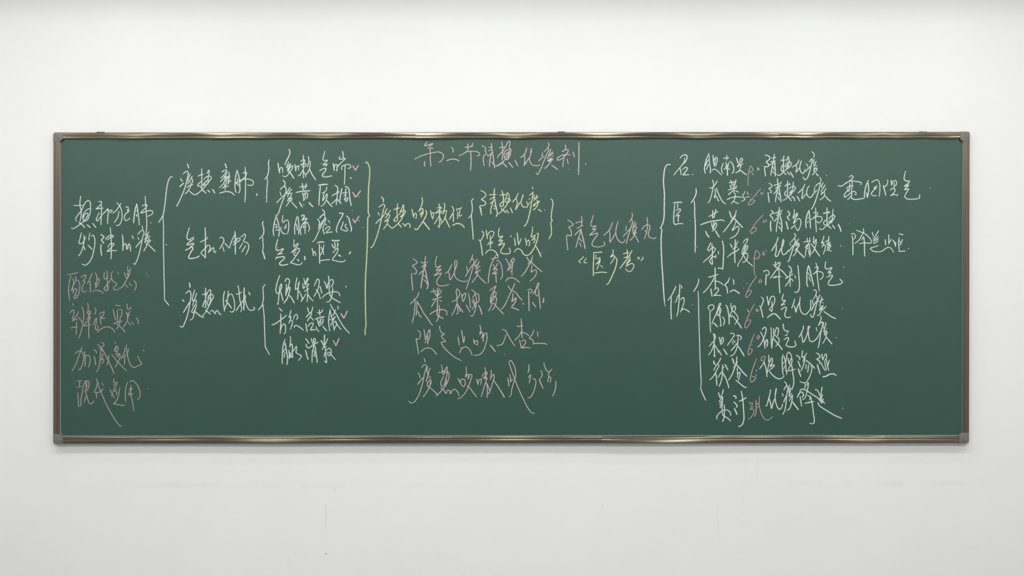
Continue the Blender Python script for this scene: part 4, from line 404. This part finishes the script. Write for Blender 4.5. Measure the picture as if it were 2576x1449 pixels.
chalk_writing|white|white chalk line reading 清热化痰 beside 胆南星|24 7702 1563 24 2 19 17 -4 22 -30 25 19 20 7 15 -15 13 -30 0;22 7692 1677 4 47 8 48;20 7737 1664 23 -15 14 -11;22 7791 1552 -4 45 -9 52 -15 63 -7 53;20 7763 1589 23 -1 20 -4;20 7754 1625 24 0 23 -6;20 7801 1616 -12 22;24 7797 1638 2 48 2 45 1 43;20 7778 1679 11 30;20 7773 1720 18 26;22 7890 1567 -8 30 2 45 0 37 0 41;20 7855 1612 24 0 26 -4;20 7884 1649 -18 30 -6 30 11 15 11 -15;20 7912 1619 10 -22 9 -22 9 29 -2 45 -11 34 -22 26;20 7897 1675 19 -30 26 -18 19 11 0 22 -23 26 -29 23 -27 22 -26 26 -22 8 -17 -10;20 7905 1686 18 -22 8 -15;24 7882 1731 27 26;24 7920 1729 26 32;24 7951 1731 17 26 17 28;22 8037 1606 -5 28 -23 23 -35 24;20 8011 1657 6 37 -6 37 17 -19 15 -22;24 8009 1722 3 11;22 8065 1616 -11 33 -6 37 8 38 20 22 15 -15 10 -30;20 8168 1526 20 19 6 18 -8 21;20 8143 1630 15 -22 15 -13;22 8173 1597 -4 37 -11 45 -15 60 -18 48 -23 22 -22 -26;20 8110 1649 15 11 2 19;20 8106 1727 22 -26 27 -30;20 8194 1604 -10 34 10 7;20 8212 1623 -13 30 -15 26;20 8188 1657 36 13;20 8203 1683 -17 26 21 -11 11 -8 2 19 -13 15 -23 -4;22 8203 1724 -11 18 -19 19;28 8212 1746 21 24;18 8316 1761 1 9;14 7669 1670 2 1;22 7569 1746 10 9
chalk_writing|white|white chalk line reading 清热化痰 beside 瓜蒌|20 7737 1843 19 11 13 17 -13 17 -19 7 19 22 9 19 -17 0;22 7728 1936 5 48 8 53;22 7822 1796 3 39 2 38;20 7787 1867 36 -13 30 -7 9 -19;20 7801 1899 26 -19 29 -15;20 7787 1953 21 -28 19 -30 26 -22;22 7827 1902 -12 53 -9 44 -4 34;22 7840 1895 7 45 8 52 3 41;20 7830 1940 13 22;24 7828 1981 14 30;22 7925 1819 0 54 -2 48 2 52;20 7897 1873 26 -15 27 -4;20 7944 1843 9 15;20 7907 1921 -11 34 9 15 15 -4;20 7983 1830 -2 43 -9 48 -11 41;20 7942 1902 22 -22 27 -4 14 15 -14 26 -30 30 -19 23 -22 18 -26 23 -19 3;20 7946 1936 22 -22;20 7944 1943 28 -14;24 7927 1977 19 22 18 21;22 7964 1988 15 -7 12 18 7 21;24 8020 1977 15 22 11 23;22 8097 1854 -13 34 -23 26 -31 29;22 8076 1902 0 45 -7 34 4 18 18 -22 19 -26;22 8142 1869 -19 33 -6 38 11 33 23 15 22 -15 4 -11 22 -26 23 -22;20 8251 1785 10 28 -4 22;20 8205 1875 20 -21 30 -15;22 8255 1835 -7 45 -15 52 -19 64 -18 52 -15 33 -17 26;20 8197 1884 0 26 -7 19;20 8285 1835 -15 30 -6 15 10 4;20 8304 1860 -23 35 -20 34;20 8313 1895 -13 22 -19 23 -20 18;20 8263 1947 29 -11 6 11 -9 34 -19 18 -22 12;24 8304 1971 26 32 30 22;16 7689 1914 2 3;16 7558 1957 3 2;16 7617 1968 2 2
chalk_writing|white|white chalk line reading 清泻肺热|22 7759 2117 24 24 -35 22 23 27 8 26;26 7755 2224 -2 46 6 57;22 7841 2087 -2 42 -20 44;22 7795 2147 36 -14 41 -18;20 7815 2173 28 -20 21 -14;20 7791 2228 24 -26 28 -33 16 -12;22 7835 2194 -16 56 -6 49 -2 32;24 7851 2177 11 45 6 56 -4 53;20 7839 2238 14 20;24 7835 2278 22 29;24 7926 2123 20 30 0 8 -22 20 20 35;26 7910 2230 10 40 10 37;20 7991 2107 2 38 -10 36 -2 19 20 -31 20 -24 4 12 -20 37 -12 28 -8 28 28 -28;20 8017 2161 -12 37 -16 48;20 7985 2250 24 -24 28 -28 16 12 6 32 -10 44 -22 35 -14 -22 -12 -17;22 7960 2299 25 -21 20 -16;24 8140 2117 -18 44 -12 49 -2 44 4 41;24 8142 2119 4 54 6 57 4 65;20 8126 2198 10 -4;22 8126 2242 6 -16;20 8207 2091 0 58 0 73 4 56 4 55;20 8184 2143 35 -10 8 16 -20 24 -45 39 0 0 37 -26 40 -9 28 9 6 20 -18 28 -20 8 -18 -16;22 8322 2091 0 50 0 61 0 60;26 8285 2149 35 -10 30 -2;20 8338 2127 10 14;20 8322 2206 -22 16 -13 24 9 16 24 -4;20 8384 2105 -6 48 -2 49 -8 44;20 8340 2206 24 -29 24 -16 12 16 -12 29 -28 28 -28 28 -32 24 -29 23 -20 -4 -6 -8;20 8340 2246 24 -24;20 8336 2234 32 -20;26 8328 2266 34 33;26 8376 2266 24 33;28 8435 2258 14 28 14 43;16 8548 2250 2 3
chalk_writing|white|white chalk line reading 化痰散结|22 7829 2387 -10 41 -20 40 -36 57;24 7811 2460 0 57 -2 64 10 -2 20 -38 20 -41;22 7880 2408 -8 40 -6 44 2 45 12 24 20 -4 20 -20 14 -22;20 7888 2416 -4 32 -10 36;20 7991 2347 14 20 -2 16 -12 16 -33 39;22 7993 2399 10 13 -10 44 -20 65 -21 60 -16 45 -10 8;20 7946 2446 10 26;22 7938 2531 22 -31 21 -32;20 8035 2402 -14 26 -16 32 4 16 20 -20;20 8029 2420 -12 36 20 -8 4 28 -20 20 -24 29 28 -29;20 8039 2460 -14 36 -16 45 -26 36;26 8021 2517 32 36 41 40;20 8122 2395 2 25 0 16;20 8150 2391 -4 45;20 8088 2436 34 -8 36 -2;20 8142 2440 -20 28 -20 24;20 8110 2476 16 -12 -12 40 -8 37 -4 36;24 8138 2448 8 48 6 49 -4 36;20 8122 2504 14 -8;20 8134 2517 8 44;22 8189 2383 -3 41 0 24;20 8191 2456 12 -32 8 -16 2 32 -10 44 -17 41 -20 28;24 8158 2452 24 28 29 45 38 54;20 8291 2375 -12 41 -12 32 20 -12 0 16 -18 36 14 -20 17 -4 4 28 -8 33 -13 32;20 8340 2379 -4 45 -12 40;22 8306 2434 24 -14 14 -8;20 8316 2456 24 -8 16 -12;20 8326 2468 26 -12 -12 24 -20 41;20 8324 2488 24 -20 10 -4 -6 28 -14 25 10 8 20 -2;18 8461 2468 2 10;22 7707 2525 2 2
chalk_writing|white|white chalk line reading 降利肺气|20 7681 2738 16 -14 24 -3 17 17 2 20 -19 16;24 7711 2758 -4 52 -2 59;20 7804 2631 -2 26 -4 32;20 7778 2661 12 8;22 7794 2685 24 -28 29 -16 0 20 -12 24 -33 45 -28 40 -24 32;22 7798 2681 28 16 37 24 28 29 28 48 -16 2;20 7822 2709 17 21 2 24;24 7839 2746 0 56 4 73 4 75;20 7780 2798 30 -10 49 -4;20 7782 2794 28 -16;22 7933 2677 19 12 12 28 0 29;20 7948 2730 2 72 2 81;20 7919 2798 29 -24 32 -16;20 7901 2881 26 -34 21 -41;20 7956 2806 16 8 8 16;22 7998 2774 8 28;22 8028 2671 6 50 4 61 6 61 -2 56 -14 36 -16 7 -16 -5;24 8135 2673 -10 40 -6 57 0 52 0 37 10 24;24 8137 2673 12 40 13 53 12 52 12 57;20 8129 2742 24 40;24 8137 2790 20 36;20 8208 2645 14 36 0 49 4 72 8 65 10 62;20 8202 2697 12 -12 16 4 -8 32 -42 41 0 0 34 -24 40 -4 25 16 4 24 -12 24 -21 16;22 8309 2633 -6 36 0 24 16 14 24 -6 28 -8 -20 28 -20 21 32 -4 -16 20 -8 4;22 8321 2790 26 -12 29 -8 -5 20 -20 28 -18 29 10 20 37 4 44 -6 36 -10 18 -16 -14 -17 -14 -16;22 8491 2681 0 6;16 8477 3108 3 2
chalk_writing|white|white chalk line reading 宽胸理气|22 8546 1783 19 -17 20 13 -10 20 -36 27 -40 26 -30 20 -36 -3;20 8499 1852 40 -26 46 -4 47 7 36 13 -7 20;20 8549 1842 3 37 -10 46;20 8575 1826 0 46 -10 53;20 8516 1895 36 -23 33 0;22 8536 1919 -27 19 -13 24 6 23 17 -13;20 8539 1899 -13 13 10 13;20 8526 1972 33 -30 33 -17 20 13 0 20 -13 0;20 8572 1925 0 27 -17 33 -26 23;22 8572 1978 -3 17 23 10 46 0 53 -10;24 8738 1816 -24 56 -13 60 -3 59;24 8731 1836 10 49 -3 53 -10 50;20 8718 1938 6 27 0 20;20 8771 1836 30 -20 29 -7 20 37 4 59 -7 73;20 8797 1879 7 26 13 -20 7 -19;20 8814 1879 -30 46 -17 23 17 20 36 0;20 8930 1809 3 23 -10 27 -20 20 -13 -7;24 8887 1866 13 46 13 53;22 8966 1809 4 30 0 27;20 8973 1859 16 -37 20 -6 14 23 -10 27 -17 6;20 8999 1836 -3 49 7 27;20 8956 1915 27 -20 20 4 0 26 -27 33 -16 10 43 -10 26 10 4 -16;22 9112 1723 -10 43 -3 40 23 16 30 0 -23 30 -30 23 46 -13 -23 23 -20 24 40 -7 -20 36 -17 40 17 20 46 7 53 -4 33 -10 -3 -33;24 9251 1972 3 19;22 9359 1889 1 4
chalk_writing|white|white chalk line reading 降逆止呕|20 8565 2356 20 -7 20 17 3 20 -19 20;22 8575 2372 7 70 0 66 0 57;20 8685 2300 6 23 -20 46 -33 53 -36 27;20 8618 2316 40 17 40 16 40 33 26 33 3 27 -49 3 -40 0 -30 10;20 8688 2382 -17 33;24 8691 2382 7 60 1 66 2 70;22 8777 2339 10 37;20 8840 2323 -23 39 -30 40;20 8837 2379 -20 17 -26 19;20 8784 2429 33 -14 23 -13;20 8787 2449 30 -10 20 -17;20 8837 2472 -40 13 -39 17 19 19 47 14 53 -10 33 -23 33 -14 27 14 19 36;22 8907 2409 3 33 1 26;22 8943 2362 0 47 0 46;20 8943 2452 13 -23 14 -20;22 8986 2415 17 34 10 33;20 9013 2468 0 -33;26 9049 2353 37 9;22 9049 2389 -7 46 4 53 3 43;20 9082 2409 -13 33 -13 26;20 9052 2422 17 33;20 9052 2531 27 -3 30 -3;22 9142 2498 2 5
chalk_writing|white|white chalk line reading 理气化痰|22 7662 2989 17 20 2 19 -9 26 -17 32 -15 -8;24 7653 3091 11 41 8 41 4 21;24 7718 2983 8 41 7 49;20 7733 3073 13 -52 19 -38 15 -3 15 18 0 30 -15 45 -19 15 -15 18 -3 10;22 7767 3032 2 48 2 26 -6 26 -19 -14;26 7722 3198 28 -25 30 -16 22 3 23 21 29 33;22 7882 2959 -9 36 0 26 13 5 17 -5 -19 26 -22 26 22 -10 15 -3;22 7860 3116 24 -17 23 -9 5 9 -7 33 -8 34 8 22 17 8 33 -6;22 7996 3011 -11 43 -19 47;24 7992 3077 10 29 5 34 15 -45 22 -56;24 8005 3136 8 0;22 8052 2989 -6 50 2 49 11 44 23 27 22 5 26 -20 21 -26 7 -41 -2 -56;20 8186 2920 19 -2 9 17 -6 33 -22 40;22 8212 2972 11 23 -3 44 -15 67 -15 60 -15 28 -9 -6 -10 -26;20 8171 3015 8 24 2 26;24 8166 3123 20 -43 26 -44;20 8253 2967 -18 39 -4 22 15 8 22 -12 19 -15;20 8268 2987 -7 45 -15 45;20 8276 3045 9 5;20 8261 3077 -15 48 22 -30 13 -22 -5 26 -12 19;20 8313 3080 -23 26 -26 23 -15 30 -26 18;24 8290 3134 45 32 41 26 34 14;14 8476 3106 2 3
chalk_writing|white|white chalk line reading 破气化痰|22 7668 3317 15 -17 15 -7 9 11 2 22 -11 41 -15 41 -22 45 -19 26 -19 11;20 7653 3341 15 26 15 34 7 41 4 37 6 28;24 7694 3475 9 -33 14 -26 7 22 -2 30 -7 20;20 7756 3296 5 41 0 49 0 56 4 63;20 7782 3304 2 33 0 23;22 7767 3498 4 -49 9 -52 19 -56 20 -45 15 19 -4 34 -7 29;20 7793 3367 24 23 21 18 2 23 -12 29 -22 23;24 7780 3401 26 33 34 41 33 45;22 7881 3259 3 37 10 26 16 8 21 2 -11 22;20 7901 3378 13 -7 9 2;22 7888 3418 22 -14 23 -7 0 22 -13 26 -8 30 17 11 33 6 30 -4 15 -13 -2 -22 -9 -24;22 8085 3276 -5 39 -17 37 -22 41;22 8063 3349 8 44 11 52 15 -22 18 -41 15 -45 10 -37 7 -11 -2 -4 -11 0 -4 19 4 45 7 52 12 30 18 7 30 -15 26 -30 26 -56;22 8214 3296 6 34;20 8257 3177 6 26 -10 30 -18 45;22 8235 3278 26 -34 11 -7 5 30 -13 55 -11 64 -7 52 -8 41 -7 22;20 8289 3244 -10 34 -7 18;24 8313 3248 -11 37 -13 56;20 8283 3282 7 22;20 8317 3306 2 2;20 8328 3345 -23 11;20 8309 3326 -11 45 15 -4 7 -18 -7 -23;20 8317 3367 -12 41 -15 30 -14 19;24 8315 3391 31 40 26 31;18 8413 3395 3 8
chalk_writing|white|white chalk line reading 健脾渗湿|20 7694 3631 -15 30 -35 50;22 7690 3646 15 52 8 49 5 46;22 7737 3573 -2 36 6 37 9 -15 11 -26 10 4 0 22 -10 37 -11 8 4 15 15 -15 22 0 -15 22 -33 24;20 7743 3642 -10 38 -9 44 -4 34;22 7735 3728 34 41 30 26 29 15 26 0 19 -8 17 -22;22 7879 3568 -8 41 0 52 2 56 8 56;22 7888 3583 11 41 8 56 5 48 6 26 -6 13;20 7877 3657 15 -11;20 7884 3717 11 -34;20 7910 3639 4 -45 9 -37 13 -14 15 14 13 26 2 18;20 7927 3601 9 38 8 29;20 7944 3661 11 -41 11 -19 4 23 -8 37 -18 33 -11 27;22 7962 3657 8 41 7 56 8 48 2 53 -10 44 -11 23;20 7903 3734 37 -4 34 -6 29 -11;24 8013 3575 24 15 11 19 -2 11;24 8031 3635 13 33 10 26;26 8033 3709 11 41 15 39;22 8076 3529 -4 31 -1 34 22 -8;20 8117 3553 -17 33 -20 53;22 8097 3586 0 38 -8 37 -15 41 -16 32;20 8085 3609 19 -11;26 8112 3627 29 23 30 26 26 30;24 8110 3668 0 45;22 8134 3668 0 38 -8 39;20 8156 3683 11 8 0 33 -11 41 -22 49 -30 37 -22 0 -34 -11;24 8214 3553 28 15 9 26 -31 22 18 11 13 19 -3 15;26 8223 3668 15 49 13 45;24 8270 3562 4 32 7 30;20 8281 3624 13 -41 13 -21 10 17 -4 30 -15 22;20 8264 3650 15 37 23 41;20 8298 3635 7 45 10 44;20 8317 3620 7 48 15 60;20 8346 3624 -11 37 -7 30;26 8279 3791 26 -3 38 -19 37 -7 19 5 14 11
chalk_writing|white|white chalk line reading 化痰降逆|22 7753 3920 -4 34 -11 45 -15 55 -9 28 -12 -1;24 7738 4006 11 34 8 37 7 33 11 -41 19 -56;28 7812 3909 -7 37 -4 30;22 7801 3976 0 45 11 48 15 34 19 17 15 -13 15 -41;20 7893 3840 18 21 4 15 -9 22;24 7887 3922 15 -24 15 -19;22 7919 3879 7 19 -5 48 -8 67 -7 71 -12 52 -18 34;20 7870 3959 8 15 -2 13;24 7887 4047 11 -34 15 -29;20 7947 3872 -10 30 0 37 4 19;20 7958 3898 -11 48 -6 45 17 -22 11 -11;20 7948 3909 6 37;20 7976 3976 -18 23 -15 37;20 7958 3999 11 -8 7 -11;24 7973 3984 -4 48 -11 45 -15 37 -22 15;28 7976 4047 26 34 32 41;24 8023 3999 13 -30 22 -23 15 0 11 23 -3 18 -13 10;22 8051 3991 7 49 8 48;20 8099 3857 4 26 -9 32;20 8116 3879 17 -30 0 27 -11 55 -11 45 -19 37 -19 10;24 8049 3937 9 -17 26 -2 38 17 56 37 48 30 30 34 19 18;22 8127 3980 28 15 11 41 12 59 7 67 8 56 -6 41 -17 4 -22 -5;20 8155 3987 -3 19 -8 19;24 8101 4058 39 -9 49 -8;20 8200 3922 19 2 15 19 14 37;22 8273 3894 -6 34 -7 41 -8 48;26 8275 3972 -8 27 -7 29 3 26;20 8286 4013 -15 23 -11 22;26 8267 4021 15 19 15 18;20 8248 4021 19 -4;24 8230 4051 11 26 26 22 60 37 67 41 76 34;22 8481 4107 3 3"""

def smooth_path(p, n=6):
    if len(p) < 3: return list(p)
    q = [p[0]] + list(p) + [p[-1]]; o = []
    def tan(u, v, w_):
        l1 = math.dist(u, v); l2 = math.dist(v, w_)
        if l1 < 1e-6 or l2 < 1e-6: return (0, 0)
        return tuple(((v[k] - u[k]) / l1 * l2 + (w_[k] - v[k]) / l2 * l1) / (l1 + l2) for k in (0, 1))
    for i in range(1, len(q) - 2):
        a, b, c, d = q[i - 1], q[i], q[i + 1], q[i + 2]; L = math.dist(b, c)
        if L < 1e-6: continue
        tb = tan(a, b, c); tc = tan(b, c, d); m_ = max(2, min(n, int(L / 1.2)))
        for k in range(m_):
            t = k / m_; h1 = 2 * t**3 - 3 * t * t + 1; h2 = t**3 - 2 * t * t + t; h3 = -2 * t**3 + 3 * t * t; h4 = t**3 - t * t
            o.append(tuple(h1 * b[j] + h2 * L * tb[j] + h3 * c[j] + h4 * L * tc[j] for j in (0, 1)))
    o.append(p[-1]); return o

RIDGE, EDGE = .00022, .0001
def stroke(bm, pts, r, lift, press=1.0):
    """one chalk stroke: a low ridge of chalk with rounded ends"""
    p = [pts[0]]
    for q in pts[1:]:
        if math.dist(q, p[-1]) > .25: p.append(q)
    if len(p) == 1: p.append((p[0][0] + .6, p[0][1] + .6))
    d = [((p[min(i + 1, len(p) - 1)][0] - p[max(i - 1, 0)][0]), (p[min(i + 1, len(p) - 1)][1] - p[max(i - 1, 0)][1])) for i in range(len(p))]
    d = [(a / (math.hypot(a, b) or 1), b / (math.hypot(a, b) or 1)) for a, b in d]
    for i in range(1, len(p) - 1):              # at a hairpin the averaged direction vanishes: keep the incoming one
        if d[i] == (0, 0): d[i] = d[i - 1]
    total = sum(math.dist(a, b) for a, b in zip(p, p[1:])); run = 0
    st = []
    e0 = (p[0][0] - d[0][0] * r * .8, p[0][1] - d[0][1] * r * .8); e1 = (p[-1][0] + d[-1][0] * r * .8, p[-1][1] + d[-1][1] * r * .8)
    st.append((e0, d[0], r * .35))
    for i, q in enumerate(p):
        if i: run += math.dist(p[i - 1], q)
        k = min(run, total - run) / max(total, 1e-6)
        rr = r * (.86 + .14 * min(1, k * 6)) * (1 + .07 * math.sin(q[0] * .9 + q[1] * .7) + .05 * math.sin(q[0] * .31 - q[1] * .43))
        st.append((q, d[i], rr))
    st.append((e1, d[-1], r * .35))
    lay = bm.verts.layers.float['coverage']; prev = None
    for k, (q, t, rr) in enumerate(st):
        nx, ny = -t[1], t[0]; c = []
        for u, h, cov in ((-1.25, EDGE, .06), (-.62, RIDGE, .9), (0, RIDGE * 1.15, 1), (.62, RIDGE, .9), (1.25, EDGE, .06)):
            v = bm.verts.new(P(q[0] + nx * rr * u, q[1] + ny * rr * u, FACE + h + lift))
            v[lay] = cov * (.45 if k in (0, len(st) - 1) else 1) * press; c.append(v)
        if prev:
            for j in range(4): bm.faces.new((prev[j], prev[j + 1], c[j + 1], c[j]))
        prev = c
WIDTH = {'white': 1.18, 'pinkwhite': 1.12, 'poem': 1.1, 'grey': 1.16, 'pink': 1.0, 'tick': 1.2, 'yellow': 1.16, 'band': 1.36, 'pale': 1.0}
for line in CHALKDATA.strip().split('\n'):
    name, col, label, body = line.split('|')
    bm = bmesh.new(); bm.verts.layers.float.new('coverage')
    for si, s in enumerate(body.split(';')):
        v = [int(q) for q in s.split()]
        r = v[0] / 20 * WIDTH[col]; x, y = v[1], v[2]; pts = [(x / 4, y / 4)]
        for i in range(3, len(v), 2):
            x += v[i]; y += v[i + 1]; pts.append((x / 4, y / 4))
        stroke(bm, smooth_path(pts), r, (si % 7) * .00003, min(1, .86 + .14 * v[0] / 20))
    me = bpy.data.meshes.new(name)
    bmesh.ops.recalc_face_normals(bm, faces=bm.faces)
    if sum(f.normal.y * f.calc_area() for f in bm.faces) > 0: bmesh.ops.reverse_faces(bm, faces=bm.faces)
    bm.to_mesh(me); bm.free()
    o = link(name, me, M['chalk_' + col], face); o['label'] = label

# ------------------------------------------------------------------ marks on the wall below the board
def wall_mark(name, pts, r, m, label=None):
    bm = bmesh.new(); prev = None
    for i, q in enumerate(pts):
        a = pts[max(i - 1, 0)]; b = pts[min(i + 1, len(pts) - 1)]; L = math.dist(a, b) or 1
        nx, ny = -(b[1] - a[1]) / L * r, (b[0] - a[0]) / L * r
        c = (bm.verts.new(at(q[0] + nx, q[1] + ny, .0003)), bm.verts.new(at(q[0] - nx, q[1] - ny, .0003)))
        if prev: bm.faces.new((prev[0], prev[1], c[1], c[0]))
        prev = c
    o = obj(name, bm, m, wall)
    if label: o['label'] = label
wall_mark('scratch', [(820, 1271), (820, 1300), (819.6, 1320)], .55, M['scratch'], 'thin grey vertical scratch')
wall_mark('scratch', [(819.6, 1320), (819.6, 1345), (819.3, 1372)], .4, M['scratch_pale'])
wall_mark('scratch', [(820, 1391), (820.3, 1395.5)], 1.2, M['scratch_dark'], 'small dark nick')
wall_mark('scratch', [(842, 1212), (841.6, 1226)], .45, M['scratch_pale'])
wall_mark('scratch', [(841.6, 1226), (841.6, 1233)], .8, M['scratch'])
wall_mark('scratch', [(1875, 1150), (1874, 1210), (1868, 1270), (1864, 1300)], .7, M['scratch_pale'])
wall_mark('scratch', [(1908, 1130), (1906, 1165), (1904, 1215)], .6, M['scratch_pale'])
wall_mark('scratch', [(1802, 1255), (1806, 1310), (1812, 1368)], .6, M['scratch_pale'])
wall_mark('scratch', [(577, 1424), (579, 1438)], .8, M['scratch_pale'])
wall_mark('scratch', [(651, 1404), (653, 1409)], 1.0, M['scratch_pale'])
wall_mark('scratch', [(725, 1404), (733, 1418)], .8, M['scratch_pale'])
wall_mark('scratch', [(921, 1410), (933, 1417)], .8, M['scratch_pale'])
wall_mark('scratch', [(1515, 1271), (1517, 1274)], .9, M['scratch'])
wall_mark('scratch', [(830, 1414), (834, 1416)], 1.0, M['scratch_pale'])
wall_mark('smudge', [(1396, 1145), (1401, 1139), (1407, 1135)], 2, M['smudge'], 'faint pink chalk smudge')
wall_mark('smudge', [(2434, 1382), (2446, 1377), (2464, 1374)], 1.2, M['smudge'])
